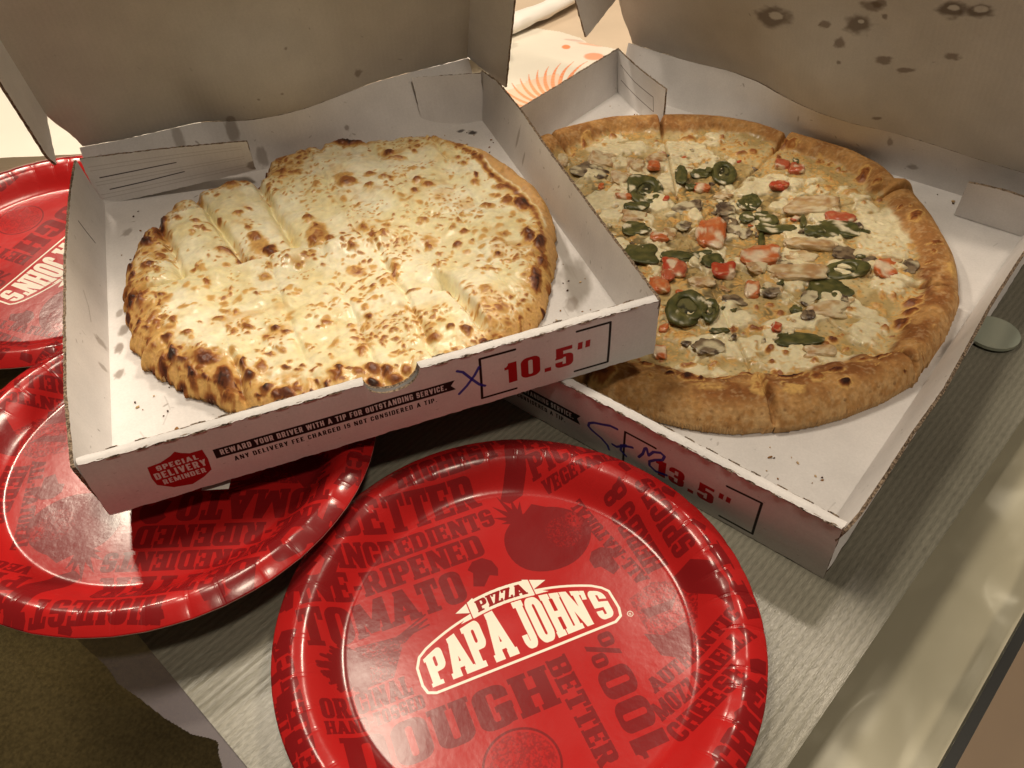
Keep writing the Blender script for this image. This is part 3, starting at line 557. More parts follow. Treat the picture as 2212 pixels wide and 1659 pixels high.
def make_plate(c, tx_, ty_, ang, seed, label, k=1.0):
    V, F, uv, mi = plate_mesh(seed)
    V = V*k; R = Rx(tx_)@Ry(ty_)@Rz(math.radians(ang))
    root = empty('paper_plate', c, R); tag(root, label, 'plate', 'red printed paper plates')
    mesh('plate_body', V, F, [PLATE, PAPER], root, uv=uv, mi=mi)
    return root
make_plate((-.0034, .1862, .0182), .0128, .0295, 20.0, 1, 'front red paper plate with its whole cream logo showing, on the woven mat', .977)
make_plate((-.1786, .2893, .0362), .0029, .0253, 179.2, 2, 'red paper plate under the smaller pizza box, its print upside down, beside the front plate')
make_plate((-.3039, .4800, .0300), .1009, .0512, -116.2, 3, 'rear red paper plate at the left edge, half hidden behind the smaller pizza box')
# ------------------------------------------------------------------ pizza surfaces as height fields cut into pieces
SP1 = np.array([[879,2370,48,-22,-4,-39,12],[881,2000,28,-13,-5,-42,13],[953,2056,25,-11,-2,-18,15],[915,1812,27,-12,-4,-28,11],[944,1704,44,-20,-8,-60,14],[1007,1538,43,-19,-10,-68,19],[963,1614,75,-33,-16,-116,7],[890,1479,25,-12,-5,-41,12],[627,1997,28,-12,-2,-24,14],[694,1967,39,-18,-2,-18,10],[753,1995,19,-8,-3,-29,14],[675,1897,29,-14,-2,-18,12],[587,1888,24,-10,-2,-28,10],[634,1927,27,-12,-2,-23,12],[514,2110,24,-11,-2,-30,12],[771,1643,69,-31,-3,-32,15],[831,1538,26,-11,-5,-42,15],[1303,1566,67,-30,-26,-138,10],[1264,1525,32,-14,-12,-63,14],[1362,1481,34,-15,-10,-47,13],[1282,1762,36,-16,-6,-34,17],[1306,1648,23,-11,-7,-39,15],[1223,2394,38,-18,-9,-53,12],[1202,2305,35,-16,-4,-26,11],[1399,2144,22,-10,-9,-44,9],[412,2138,33,-15,-8,-131,22],[376,2056,39,-18,-6,-117,15],[309,1954,42,-19,-2,-51,22],[189,1758,23,-11,-2,-43,20],[390,1757,35,-15,-3,-49,8],[297,1677,43,-19,-1,-32,15],[368,1581,23,-10,-3,-47,10],[605,1540,37,-16,-4,-41,8],[583,1561,17,-8,-3,-37,10],[632,1333,23,-10,-3,-39,13],[209,1651,25,-11,-2,-47,15],[173,1419,36,-16,-1,-54,26],[261,1380,30,-13,-3,-68,15],[1715,2591,111,-53,-10,-45,22],[1939,2316,47,-22,-9,-35,15],[1960,2221,66,-32,-5,-21,10],[2102,2247,20,-9,-7,-28,11],[1597,2077,65,-30,-13,-59,15],[1589,2138,75,-34,-16,-72,8],[1761,2102,46,-21,-9,-39,12],[1840,2008,48,-23,-8,-33,12],[1721,1962,26,-12,-8,-31,13],[2014,1877,36,-17,-12,-44,15],[2069,1788,44,-20,-8,-25,12],[1979,1774,22,-10,-8,-28,15],[1843,1850,16,-7,-7,-25,12],[2030,2037,32,-15,-11,-40,8],[2088,2009,16,-7,-7,-26,8],[2341,2057,23,-10,-6,-20,13],[2362,1957,26,-12,-9,-26,11],[2380,1786,13,-6,-10,-31,16],[2362,1709,28,-13,-16,-49,9],[2474,1757,22,-10,-11,-31,10],[2503,1951,45,-21,-11,-32,15],[2576,1753,32,-14,-14,-37,20],[2487,1609,47,-22,-8,-24,13],[2472,1426,40,-19,-21,-57,14],[2537,1370,39,-18,-23,-62,17],[2332,1410,43,-19,-13,-39,12],[1930,1427,33,-15,-9,-34,12],[2130,1342,15,-6,-9,-27,11],[2127,1226,20,-9,-10,-31,14],[2071,1264,18,-8,-8,-27,9],[2052,1117,23,-10,-10,-31,15],[2143,1111,17,-7,-8,-25,13],[1910,1216,50,-22,-20,-67,7],[1892,1177,23,-11,-12,-41,14],[1928,1097,23,-10,-5,-15,11],[1951,1024,14,-6,-6,-20,9],[1889,968,17,-8,-7,-24,10],[2231,916,20,-9,-8,-24,17],[2347,1109,23,-10,-11,-31,9],[2373,961,15,-6,-7,-19,10],[2460,1040,32,-14,-30,-81,20],[2487,934,34,-15,-29,-74,20],[2480,800,42,-19,-26,-66,18],[2355,648,41,-18,-34,-89,18],[2430,626,30,-13,-22,-54,19],[2331,473,20,-8,-10,-25,30],[2683,1342,39,-18,-24,-61,22],[1599,1416,18,-8,-8,-33,11],[1655,1402,33,-14,-6,-27,9],[1580,1535,21,-10,-13,-56,9],[1469,1331,32,-14,-6,-26,15],[1445,1137,54,-24,-12,-54,10],[1446,1126,17,-7,-6,-25,15],[1538,1130,26,-12,-7,-31,6],[1645,1027,31,-14,-19,-73,11],[1629,990,17,-7,-13,-53,14],[1503,929,22,-9,-5,-21,14],[1676,791,30,-13,-6,-20,14],[1709,777,24,-11,-7,-23,7],[2113,809,25,-11,-8,-24,12],[2154,780,39,-17,-6,-19,10],[1859,660,21,-9,-4,-13,12],[877,1122,27,-12,-3,-23,15],[943,1265,33,-15,-6,-44,8],[1143,1292,25,-11,-6,-34,11],[1281,1226,16,-7,-5,-24,12],[993,1359,22,-10,-6,-35,8],[1159,1149,17,-7,-2,-14,8],[1098,1065,16,-7,-4,-24,8],[1139,910,16,-7,-4,-22,10],[1202,737,28,-12,-5,-25,13],[929,787,36,-15,-4,-29,19],[987,736,25,-11,-3,-17,13],[791,856,39,-17,-3,-25,13],[724,840,16,-6,-4,-34,11],[697,888,21,-9,-2,-22,10],[654,989,31,-14,-3,-26,11],[750,1013,16,-7,-3,-27,10],[864,753,21,-9,-3,-21,11],[859,608,28,-12,-2,-20,14],[822,532,32,-13,-6,-46,13],[929,612,33,-14,-2,-16,9],[933,473,27,-12,-2,-14,15],[1019,453,15,-7,-2,-12,14],[990,436,22,-9,-2,-11,12],[1091,418,17,-8,-3,-19,11],[1165,469,17,-8,-3,-16,11],[423,1062,31,-14,-3,-41,14],[330,1102,24,-11,-1,-36,11],[381,1126,24,-10,-2,-27,9],[266,1107,16,-7,-1,-21,13],[375,946,34,-14,-2,-34,16],[485,925,39,-16,-2,-25,14],[272,1009,21,-9,-2,-40,9],[221,1191,21,-9,-1,-23,16],[551,997,21,-9,-1,-13,12],[185,1268,14,-5,0,-18,15],[355,1243,16,-7,-1,-10,18],[257,1404,24,-11,-3,-64,14],[179,1428,39,-17,-2,-64,28],[159,1328,22,-10,-1,-53,30],[286,1684,31,-14,-2,-27,16],[332,1674,17,-8,-1,-26,18],[369,1593,22,-10,-3,-42,10],[228,828,40,-17,-3,-69,24],[334,791,31,-13,-3,-61,22],[394,825,30,-13,-4,-50,21],[441,762,35,-15,-2,-24,16],[396,641,25,-11,-3,-47,27],[561,702,75,-32,-5,-48,16],[467,635,28,-12,-6,-74,17],[627,535,43,-19,-9,-76,16],[527,505,37,-15,-3,-34,22],[617,444,41,-17,-3,-26,17],[526,602,15,-7,-2,-16,14],[672,483,8,-3,-2,-13,16],[735,578,19,-8,-7,-50,21],[749,490,27,-11,-4,-34,18],[823,395,29,-12,-3,-22,19],[892,312,55,-23,-6,-36,16],[847,315,29,-12,-6,-39,16],[954,316,33,-14,-3,-18,12],[773,362,14,-6,-3,-22,16],[735,264,26,-10,-5,-35,28],[776,277,19,-8,-4,-32,19],[1027,270,10,-4,-2,-15,20],[1101,278,19,-9,-5,-22,20],[1056,312,17,-7,-4,-18,16],[1178,324,12,-5,-12,-55,20],[1417,694,19,-8,-6,-26,15],[1307,675,19,-8,-6,-26,13],[1417,525,16,-7,-5,-21,12],[1477,601,16,-6,-4,-17,10],[1419,781,19,-8,-5,-22,8],[1555,630,21,-10,-4,-13,10],[1860,361,28,-12,-9,-28,18],[1783,404,18,-8,-6,-19,18],[1694,391,44,-18,-8,-28,11],[1926,278,31,-13,-9,-28,18],[2029,270,51,-22,-11,-32,16],[2159,362,15,-7,-20,-52,14],[2211,340,23,-10,-14,-37,18],[2006,372,34,-15,-8,-24,7],[2170,523,13,-6,-10,-25,10],[1313,444,31,-14,-8,-36,13],[1341,302,51,-22,-9,-42,16],[1398,261,37,-16,-9,-38,17],[1192,348,23,-9,-6,-30,20],[1318,203,32,-13,-7,-29,25],[1433,204,42,-18,-10,-41,13],[1502,233,32,-14,-8,-30,12],[1231,324,22,-10,-4,-16,16],[1590,307,15,-6,-4,-11,12],[1507,360,23,-10,-4,-16,10],[1774,272,15,-6,-4,-11,11],[1262,293,25,-10,-8,-38,12]])/10.
SP2 = np.array([[395,2576,39,27,24,-32,10],[416,2494,23,15,42,-58,16],[551,2694,26,18,23,-33,13],[469,2608,19,13,9,-13,10],[645,2750,13,9,14,-20,10],[864,2853,22,15,13,-20,12],[1053,3013,57,39,29,-47,12],[1160,3087,19,13,16,-27,10],[1253,3200,19,13,20,-35,13],[1285,3097,19,13,16,-27,11],[1489,3052,48,33,14,-27,15],[1561,3120,30,21,21,-40,13],[443,2174,34,24,58,-77,11],[1288,2693,45,32,14,-25,8],[1349,2790,33,24,19,-31,7],[1716,3320,35,25,22,-44,16],[1763,3138,16,11,32,-64,15],[1768,3337,36,25,22,-44,14],[1672,3250,19,14,15,-29,13],[1543,3140,29,21,23,-43,12],[2025,3282,22,16,29,-64,10],[2094,3274,19,13,13,-28,9],[2195,3251,21,15,12,-28,13],[2244,3249,34,24,6,-14,12],[2378,3234,46,32,29,-69,17],[2507,3131,26,19,13,-34,15],[2584,3015,15,11,16,-39,15],[2516,2908,17,12,11,-26,12],[2184,2902,15,11,12,-26,13],[2238,2976,24,17,15,-34,9],[2393,2998,65,46,14,-33,9],[2761,2943,14,11,10,-25,16],[2809,2970,11,8,7,-19,15],[2883,2888,45,32,26,-68,18],[3096,2649,48,35,8,-23,17],[3123,2554,19,13,9,-22,18],[3139,2439,18,14,8,-21,15],[2970,2602,22,15,11,-29,10],[3279,2446,47,34,37,-106,8],[3192,2035,49,37,22,-59,18],[3203,2107,28,20,8,-20,15],[3219,1931,39,29,14,-38,19],[3211,1804,44,32,23,-60,19],[3154,1727,29,21,10,-23,14],[3079,2028,20,15,15,-39,11],[3031,1904,30,22,10,-24,9],[3094,1876,20,15,12,-29,7],[2931,1756,25,18,10,-24,13],[2601,1500,25,18,13,-27,15],[2520,1522,20,15,9,-18,13],[2466,1451,15,11,12,-23,13],[2957,1446,29,21,10,-22,18],[2937,1379,21,16,9,-21,12],[3020,1362,47,35,10,-21,9],[3052,1419,21,16,7,-17,12],[2712,1160,21,16,10,-20,15],[2805,1162,17,13,10,-20,13],[2765,1055,21,16,10,-20,16],[2554,1282,40,30,16,-30,16],[2957,1198,21,16,9,-20,12],[2844,1001,12,8,6,-12,15],[3062,1599,10,7,5,-11,10],[3209,1684,11,9,4,-11,14],[3229,1407,34,26,18,-46,21],[3262,1399,28,21,12,-29,18],[3287,1472,39,29,6,-17,18],[3187,1289,25,19,11,-24,18],[3259,1290,13,10,6,-14,14],[3098,1106,50,38,10,-23,24],[3046,995,31,24,23,-49,17],[2911,956,68,51,9,-19,26],[3182,1046,27,20,17,-39,29],[2987,839,66,50,21,-43,8],[3392,1369,6,4,4,-10,22],[2825,768,51,39,37,-72,11],[2730,851,34,26,12,-22,20],[3385,1815,35,27,10,-27,5],[2444,1185,23,17,11,-20,16],[2524,1210,14,10,7,-14,12],[2558,1280,29,22,12,-24,17],[2626,1149,13,10,8,-15,12],[2711,1154,20,15,9,-19,15],[2771,1053,22,17,8,-16,16],[2699,999,24,18,7,-15,8],[2849,1000,10,8,9,-18,14],[2606,1498,23,17,13,-26,15],[2469,1449,14,11,8,-17,13],[2524,1519,21,16,8,-15,13],[2280,985,34,25,13,-23,10],[2403,758,44,33,10,-18,14],[2385,724,13,9,8,-14,15],[2389,566,19,15,15,-25,26],[2485,609,47,36,18,-30,23],[2545,645,26,19,12,-21,22],[2611,743,65,49,16,-27,15],[2573,724,32,25,10,-17,20],[2697,887,35,26,8,-14,16],[2230,587,35,27,17,-27,20],[2789,828,38,28,36,-69,9],[2614,600,106,80,28,-49,6],[2090,362,65,49,45,-65,16],[2321,486,17,13,13,-20,12],[2514,861,33,25,10,-18,10]])/10.
TOPS = [['jr',1207,2154,115,81,117,-181],['jr',1551,2682,75,53,87,-157],['jr',2742,2106,126,92,43,-98],['jr',2148,1168,102,76,81,-135],['jr',2276,1216,47,35,51,-88],['j',1284,1928,53,38,21,-31],['j',1314,2464,33,23,58,-94],['j',1436,2399,26,18,25,-41],['j',1412,2593,50,35,25,-42],['j',1421,1702,60,43,39,-59],['j',1628,1470,78,56,53,-82],['j',1804,1585,85,61,26,-42],['j',1917,1680,77,56,22,-38],['j',2042,1664,51,37,27,-47],['j',1880,2440,56,39,36,-68],['j',1976,2233,35,25,31,-59],['j',2072,2303,63,45,44,-86],['j',2179,2262,90,65,23,-45],['j',2306,2408,17,12,33,-69],['j',2411,2345,45,32,16,-34],['j',2540,2483,117,84,39,-86],['j',3037,2691,27,19,19,-52],['j',2189,2048,19,14,47,-90],['j',2748,1861,102,74,33,-73],['j',2809,1304,100,74,28,-59],['j',2416,1099,43,32,9,-16],['j',2675,1552,25,18,14,-27],['j',1899,3135,16,11,14,-28],['j',1896,2455,44,32,35,-66],['t',1512,2436,43,31,27,-46],['t',1871,1924,71,52,66,-114],['t',1616,1705,45,32,21,-34],['t',1867,1483,58,43,46,-76],['t',1071,2485,36,25,31,-49],['t',1878,1286,47,35,43,-68],['t',2143,1620,55,40,28,-50],['t',2221,754,29,22,29,-46],['t',2120,952,21,16,14,-23],['t',2658,1328,22,17,14,-28],['t',2249,1903,90,64,41,-78],['t',1831,3068,44,31,24,-49],['t',1946,3055,44,31,27,-55],['t',2480,2619,74,53,21,-48],['t',2941,2251,57,42,36,-89],['t',2367,1581,34,25,32,-61],['t',2661,1323,22,16,15,-31],['t',1961,2741,45,32,19,-38],['t',1138,1991,48,34,18,-27],['t',1839,1489,41,30,31,-49],['t',1874,1385,30,22,33,-53],['c',698,2349,92,64,63,-91],['c',955,2421,60,42,48,-73],['c',970,2187,65,46,51,-74],['c',469,2152,34,24,66,-88],['c',1026,2596,67,47,40,-62],['c',2249,2657,163,116,49,-104],['c',2437,2228,142,103,31,-66],['c',2503,1863,157,115,36,-74],['c',2292,1792,59,43,29,-55],['c',2815,1655,99,73,29,-65],['c',2951,1274,75,56,21,-45],['c',2461,1676,57,42,22,-43],['c',2926,2323,68,50,13,-32],['c',2461,2085,81,58,23,-48],['c',1635,1797,46,33,34,-54],['c',2086,1450,74,54,30,-52],['c',2462,1676,48,35,20,-40],['c',1322,1840,83,59,37,-57],['c',1691,2432,56,40,25,-46],['m',679,2156,67,47,55,-75],['m',783,2176,54,38,41,-58],['m',1573,2143,73,51,36,-60],['m',1791,2252,44,31,40,-71],['m',1885,2153,40,29,32,-58],['m',2662,2273,62,45,31,-70],['m',2395,1965,43,32,23,-46],['m',2479,1598,39,28,19,-37],['m',2677,1705,36,26,25,-52],['m',2433,933,58,44,32,-55],['m',3053,2360,36,26,26,-70],['m',2334,1412,58,42,23,-42],['m',1673,1912,35,25,22,-36],['m',1952,2098,32,23,26,-47],['m',2039,2088,34,25,25,-46],['m',2827,2279,43,31,14,-32],['m',2760,1529,28,20,15,-32]]
R1T = [(-180, 131.4), (-172, 131.5), (-162, 133.4), (-157, 135.5), (-153, 132), (-143, 132.8), (-123, 134), (-90, 134), (-54, 134.2), (-49, 133.5), (-43, 131), (-35, 128.5), (-31, 128.6), (-17, 128.2), (1, 131.6), (13, 131.0), (26, 132.5), (35, 134), (44, 135), (49, 136), (54, 137), (60, 133), (63, 127.7), (74, 133), (81, 133), (86, 127.6), (93, 130.6), (100, 130.6), (105, 124), (107.5, 115), (110, 113.2), (115, 121.0), (124, 129.5), (128, 133), (136, 137), (139, 139), (151, 136), (161, 134), (174, 133), (180, 131.4)]
P2OUT = [(-8, 240), (4.8, 264.4), (25.5, 284.5), (56, 311.4), (69.2, 323), (93.7, 340.2), (140.3, 353), (166.2, 350.7), (191.4, 352), (218.3, 350), (242.4, 343.5), (263, 329.3), (270, 333), (287.1, 317.1), (311.2, 290.1), (331.9, 258.9), (341.5, 232.1), (341, 229), (344, 210.6), (346.5, 178.2), (345.4, 154.5), (346.3, 147.4), (346.2, 132.7), (337.6, 103.9), (319.2, 79.4), (304.2, 61.8), (283, 48.6), (260.7, 37.3), (245.1, 32.2), (224.8, 28.7), (192, 22), (160, 16), (120, 20), (80, 36), (45, 70), (15, 110), (4, 150), (0, 200)]
def spots(X, Y, S, dens, ctr, Rf, n, seed, zone):
    """browning blisters: measured ones plus a random fill; returns brown amount and bump height"""
    Bn = np.zeros(X.shape); Hh = np.zeros(X.shape); dx = X[0, 1]-X[0, 0]; x0, y0 = X[0, 0], Y[0, 0]
    wx = X+2.2*(fbm(X/4.5, Y/4.5, 81, 3)-.5)*2; wy = Y+2.2*(fbm(X/4.5, Y/4.5, 82, 3)-.5)*2
    rng = np.random.RandomState(seed); L = [tuple(s) for s in S]
    k = 0
    while k < n:
        a = rng.uniform(-math.pi, math.pi); rr_ = math.sqrt(rng.uniform(0, 1)); R = Rf(a)*rr_; e = Rf(a)-R
        if rng.rand() > zone(e, a): continue
        k += 1; s = min(.4+rng.lognormal(-.35, .6)*.8, 3.2); an = rng.uniform(0, math.pi); el = rng.uniform(1, 1.9)
        L.append((ctr[0]+R*math.cos(a), ctr[1]+R*math.sin(a), s*el*math.cos(an), s*el*math.sin(an), -s*math.sin(an), s*math.cos(an), rng.uniform(.35, 1.15)*(1.25 if e < 22 else 1)))
    for cx, cy, ax, ay, bx, by, d in L:
        m = 1.7*max(math.hypot(ax, ay), math.hypot(bx, by))+2.5
        i0 = max(0, int((cx-m-x0)/dx)); i1 = min(X.shape[1], int((cx+m-x0)/dx)+1); j0 = max(0, int((cy-m-y0)/dx)); j1 = min(X.shape[0], int((cy+m-y0)/dx)+1)
        if i1 <= i0 or j1 <= j0: continue
        sl = (slice(j0, j1), slice(i0, i1)); det = ax*by-ay*bx
        if abs(det) < 1e-3: continue
        u = ((wx[sl]-cx)*by-(wy[sl]-cy)*bx)/det; v = (-(wx[sl]-cx)*ay+(wy[sl]-cy)*ax)/det; r = np.hypot(u, v)
        g = .72*np.exp(-(r*1.15)**4)+.42*np.exp(-(r/1.15)**2); Bn[sl] = np.maximum(Bn[sl], g*d*(.75+.5*vn(wx[sl]*.8, wy[sl]*.8, 3)))
        sz = math.sqrt(abs(det)); Hh[sl] = np.maximum(Hh[sl], (1-ss(.2, 1.15, r))*min(sz, 4)*.32*min(d, 2))
    return Bn, Hh
def ramp3(t, stops):
    xs = [s[0] for s in stops]; return np.stack([np.interp(t, xs, [s[1][k] for s in stops]) for k in range(3)], -1)
BROWN = [(0, (0, 0, 0)), (1, (0, 0, 0))]
def browned(base, t):
    """toasting: cream -> golden -> russet -> nearly black"""
    c = mix(base, (.66, .40, .13), ss(.15, .75, t)); c = mix(c, (.33, .12, .03), ss(.7, 1.45, t)); c = mix(c, (.13, .034, .012), ss(1.5, 2.25, t)); return mix(c, (.035, .013, .008), ss(2.3, 3.0, t))
def cut_pieces(b, X, Y, Z, C, G, LAB, CR, inside, make, zbot):
    """split the height field by piece label and by crust/cheese; skirts down to zbot where pieces end"""
    ny, nx = X.shape; idx = np.arange(ny*nx).reshape(ny, nx)
    q = np.stack([idx[:-1, :-1], idx[:-1, 1:], idx[1:, 1:], idx[1:, :-1]], -1).reshape(-1, 4)
    ok = inside.ravel()[q].all(1); q = q[ok]; lab = LAB.ravel()[q[:, 0]]; cr = (CR.ravel()[q].mean(1) > .5)
    Xf, Yf, Zf = X.ravel(), Y.ravel(), Z.ravel(); Cf = C.reshape(-1, 3); Gf = G.ravel()
    B = BOX[b]
    for L in np.unique(lab):
        m = lab == L; cx, cy = Xf[q[m][:, 0]].mean(), Yf[q[m][:, 0]].mean()
        o = B['o']+B['R']@(np.array([cx, cy, 1.8])*MM); root = make(int(L), o, B['R']); 
        if root is None: continue
        # piece outline edges
        qq = q[m]; ed = np.concatenate([qq[:, [0, 1]], qq[:, [1, 2]], qq[:, [2, 3]], qq[:, [3, 0]]]); own = np.tile(cr[m], 4)
        key = np.minimum(ed[:, 0], ed[:, 1]).astype(np.int64)*(nx*ny)+np.maximum(ed[:, 0], ed[:, 1]); u, inv, cnt = np.unique(key, return_inverse=True, return_counts=True); outer = cnt[inv] == 1
        for nm, sel, mt in (('crust', True, CRUST), ('cheese', False, CHEESE)):
            f = qq[cr[m] == sel]
            if len(f) < 30: continue
            e = ed[outer & (own == sel)]; vs = np.unique(f); mp = np.full(nx*ny, -1, np.int64); mp[vs] = np.arange(len(vs))
            V = np.stack([Xf[vs]-cx, Yf[vs]-cy, Zf[vs]-1.8], -1); c_ = Cf[vs]; g_ = Gf[vs]; F = mp[f]
            if len(e):
                es = np.unique(e); mp2 = np.full(nx*ny, -1, np.int64); mp2[es] = np.arange(len(es))+len(V)
                ctr = np.array([cx, cy]); d = np.stack([Xf[es], Yf[es]], -1)-ctr; d /= np.linalg.norm(d, axis=1, keepdims=True)+1e-9
                Vt = np.stack([Xf[es]-cx, Yf[es]-cy, Zf[es]-1.8], -1); Vb = np.stack([Xf[es]-cx-d[:, 0]*1.2, Yf[es]-cy-d[:, 1]*1.2, np.full(len(es), zbot-1.8)], -1)
                n0 = len(V); n1 = len(es); V = np.concatenate([V, Vt, Vb]); dough = np.tile((.62, .40, .19), (n1, 1))
                edge_out = (Zf[es] < 6)[:, None]; ctop = np.where(edge_out, Cf[es], dough*.9)
                c_ = np.concatenate([c_, ctop, np.where(edge_out, Cf[es]*.8, dough)]); g_ = np.concatenate([g_, np.zeros(2*n1)])
                a, b_ = mp2[e[:, 0]], mp2[e[:, 1]]; F = np.concatenate([F, np.stack([b_, a, a+n1, b_+n1], -1)])
            mesh(nm, V*MM, F, mt, root, col=c_, gloss=g_)
# ---- cheese sticks in the small box
def pizza1():
    c0 = (143.9, 143.5); st = .52; xs = np.arange(4, 284, st); X, Y = np.meshgrid(xs, np.arange(4, 286, st))
    A = np.arctan2(Y-c0[1], X-c0[0]); D_ = np.hypot(X-c0[0], Y-c0[1]); Ad = np.degrees(A)
    t = np.array(R1T); wob = lambda a: 1.3*(fbm(a*6/57.3*1.2+20, a*0+3, 5, 3)-.5)*2+(1.0+2.2*((a > 55) | (a < -140)))*(fbm(a/57.3*30+50, a*0, 6, 2)-.5)*2
    R = np.interp(Ad, t[:, 0], t[:, 1])-1.5+wob(Ad)
    Rf = lambda a: float(np.interp(math.degrees(a), t[:, 0], t[:, 1]))-3
    e = R-D_
    low = fbm(X/38, Y/38, 11, 3)-.5; mid = fbm(X/11, Y/11, 12, 3)-.5; fine = fbm(X/3.2, Y/3.2, 13, 3)-.5
    # cut lines: (row, x at y=147, slope dx/dy, groove depth, half width)
    up = [(50.5, -.17, 4.0, 2.6), (86.5, -.235, 5.2, 2.5), (116.5, -.135, 5.2, 2.5), (154, -.1, 1.3, 1.8), (192, -.09, 1.0, 1.8), (231.5, -.07, 2.2, 1.8)]
    dn = [(34, -.05, .8, 1.5), (63, -.07, 3.6, 2.2), (98, -.06, 1.2, 1.8), (130, -.06, 1.2, 1.8), (160, -.05, 2.2, 1.8), (180, -.13, 5.5, 2.6), (214, -.05, .8, 1.5)]
    mid_y = 146+5*np.sin(X/34.)*ss(60, 90, X)*.5+5*(fbm(X/22, X*0, 3)-.5)-4*ss(140, 150, X)*ss(175, 160, X)
    upper = Y > mid_y; LAB = np.zeros(X.shape, int); Zg = np.zeros(X.shape); Zr = np.zeros(X.shape); dark = np.zeros(X.shape)
    wv = 1.6*(fbm(X/9, Y/9, 21, 2)-.5)*2
    for rows, msk, base in ((up, upper, 0), (dn, ~upper, 10)):
        lab = np.full(X.shape, base); prev = None; ds = []
        for x0, sl, dep, w in rows:
            d = X+wv-(x0+sl*(Y-147)); lab = lab+(d > 0); ds.append(d)
            fall = np.exp(-(d/w)**2)*dep
            if x0 == 180: fall = fall*ss(30, 44, Y)*1.0*ss(96, 82, Y)*1.6
            if x0 == 116.5: fall = fall*ss(150, 162, Y)
            if x0 == 231.5: fall = fall*(.35+.65*ss(195, 215, Y))
            if x0 == 63 and base: fall = fall*ss(75, 62, Y)
            Zg += np.where(msk, fall, 0)
        # finger-like rounding of the sticks at the back left
        if base == 0:
            dl = np.min(np.abs(np.stack(ds[:3])), 0); Zr += np.where(msk, -4.2*np.exp(-dl/6.5), 0)*ss(150, 118, X)
        LAB = np.where(msk, lab, LAB)
    dm = np.abs(Y-mid_y); gm = (ss(135, 110, X)*.9+.25)*np.exp(-(dm/1.7)**2)*3.6; Zg += gm
    step = np.where(~upper, 2.6*np.exp(-dm/14)*ss(40, 60, X)*ss(215, 190, X), -.6*np.exp(-dm/10))
    hole = np.exp(-(((X-186)/5.)**2+((Y-79)/6.)**2)); Zg += 12*hole
    puff = 3.2*np.exp(-(((X-193-10)/20)**2+((Y-60)/22)**2))+2.2*np.exp(-(((X-160)/16)**2+((Y-62)/15)**2))+2.5*np.exp(-(((X-49)/16)**2+((Y-108)/14)**2))+2.2*np.exp(-(((X-150)/11)**2+((Y-166)/9)**2))+2*np.exp(-(((X-50)/16)**2+((Y-133)/12)**2))
    top = 17.5+6*low+4.6*(fbm(X/14, Y/14, 12, 2)-.5)+1.6*mid+.2*fine+.5*(fbm(X/5.5, Y/5.5, 14, 2)-.5)+puff+step
    zone = lambda ee, a: .14+.9*math.exp(-max(ee, 0)/13.)*(1.35 if -2.9 < a < -.9 else .75)
    SPm = SP1.copy(); SPm[:, 6] *= 1.0
    Bn, Hh = spots(X, Y, SPm, 0, c0, Rf, 560, 5, zone)
    rim = 1-(1-np.clip(e/21., 0, 1))**2; Z = 2.2+(top-2.2)*np.sqrt(np.clip(rim, 0, 1))
    Z += Hh*1.0*ss(0, 6, e); Z -= (Zg-Zr)*ss(-2, 5, e)
    rc = np.exp(-((e-9)/6)**2)*np.where((Ad > -30) & (Ad < 50), 3.4, .6); Z += rc     # rolled rim on the right
    Z = np.maximum(Z, 2.2)
    # colours
    br = Bn.copy(); wx = X+2.5*(fbm(X/6, Y/6, 91, 2)-.5)*2; wy = Y+2.5*(fbm(X/6, Y/6, 92, 2)-.5)*2
    for sc, sd, am in ((3.6, 101, .72), (6.0, 111, 1.0), (9.5, 121, .7)):
        w_ = worley(wx/sc, wy/sc, sd); cl = ss(.56, .70, fbm(X/19+sd, Y/17, sd+1, 3))+ss(30, 6, e)*.45
        add = ss(.40, .06, w_)*am*np.clip(cl, 0, 1)*(.55+1.0*fbm(X/9, Y/9, sd+2, 2)); br = np.maximum(br, add)+.15*add; Z += .5*add*ss(0, 5, e)
    br += .30*ss(.50, .74, fbm(X/19+101, Y/19, 102, 3))+.16*ss(.5, .7, fbm(X/7+7, Y/7, 131, 2))
    edge = np.exp(-np.clip(e, 0, 99)/5.5); br += edge*(.55+1.6*(fbm(X/6, Y/6, 31, 3)-.35)); lw = ((Ad < -100) | (Ad > 178))
    br += ss(34, 4, e)*.55*np.where((Ad < -95) & (Ad > -178), 1, .45)*(.35+fbm(X/14, Y/14, 33, 3))
    bak = ((Ad > 55) & (Ad < 175)); br += np.where(bak, ss(10, 1, e)*1.9*ss(.3, .6, fbm(X/7, Y/7, 37, 3)), 0)
    seam = np.clip((Zg)*.10, 0, .5)*fbm(X/6, Y/6, 35, 2); br += seam*0
    cheese = mix(np.full(X.shape+(3,), 1.)*np.array((.85, .76, .46)), (.92, .86, .63), ss(.35, .7, fbm(X/24, Y/24, 41, 2))); cheese = mix(cheese, (.76, .60, .27), ss(.5, .75, fbm(X/9, Y/9, 43, 2))*.35)
    C = browned(cheese, br)
    herb = ss(.24, .12, worley(X/4.2, Y/4.2, 51))*(vn(X/4.2*1.01, Y/4.2, 52) > .55); C = mix(C, (.30, .27, .11), herb*.45*(br < 1)*ss(.45, .6, fbm(X/20, Y/20, 54, 2)))
    bw = 4+14*np.exp(-((Ad-14)/26)**2)+2*(fbm(Ad/7, Ad*0, 66, 2)-.5); rt = np.exp(-((Ad-10)/34)**2)
    br = br*(1-rt*ss(bw+2, bw-2, e)*.75); br += rt*1.5*np.exp(-((e-bw-2)/2.0)**2)*(.3+1.2*fbm(X/6, Y/6, 67, 3)); C = browned(cheese, br)
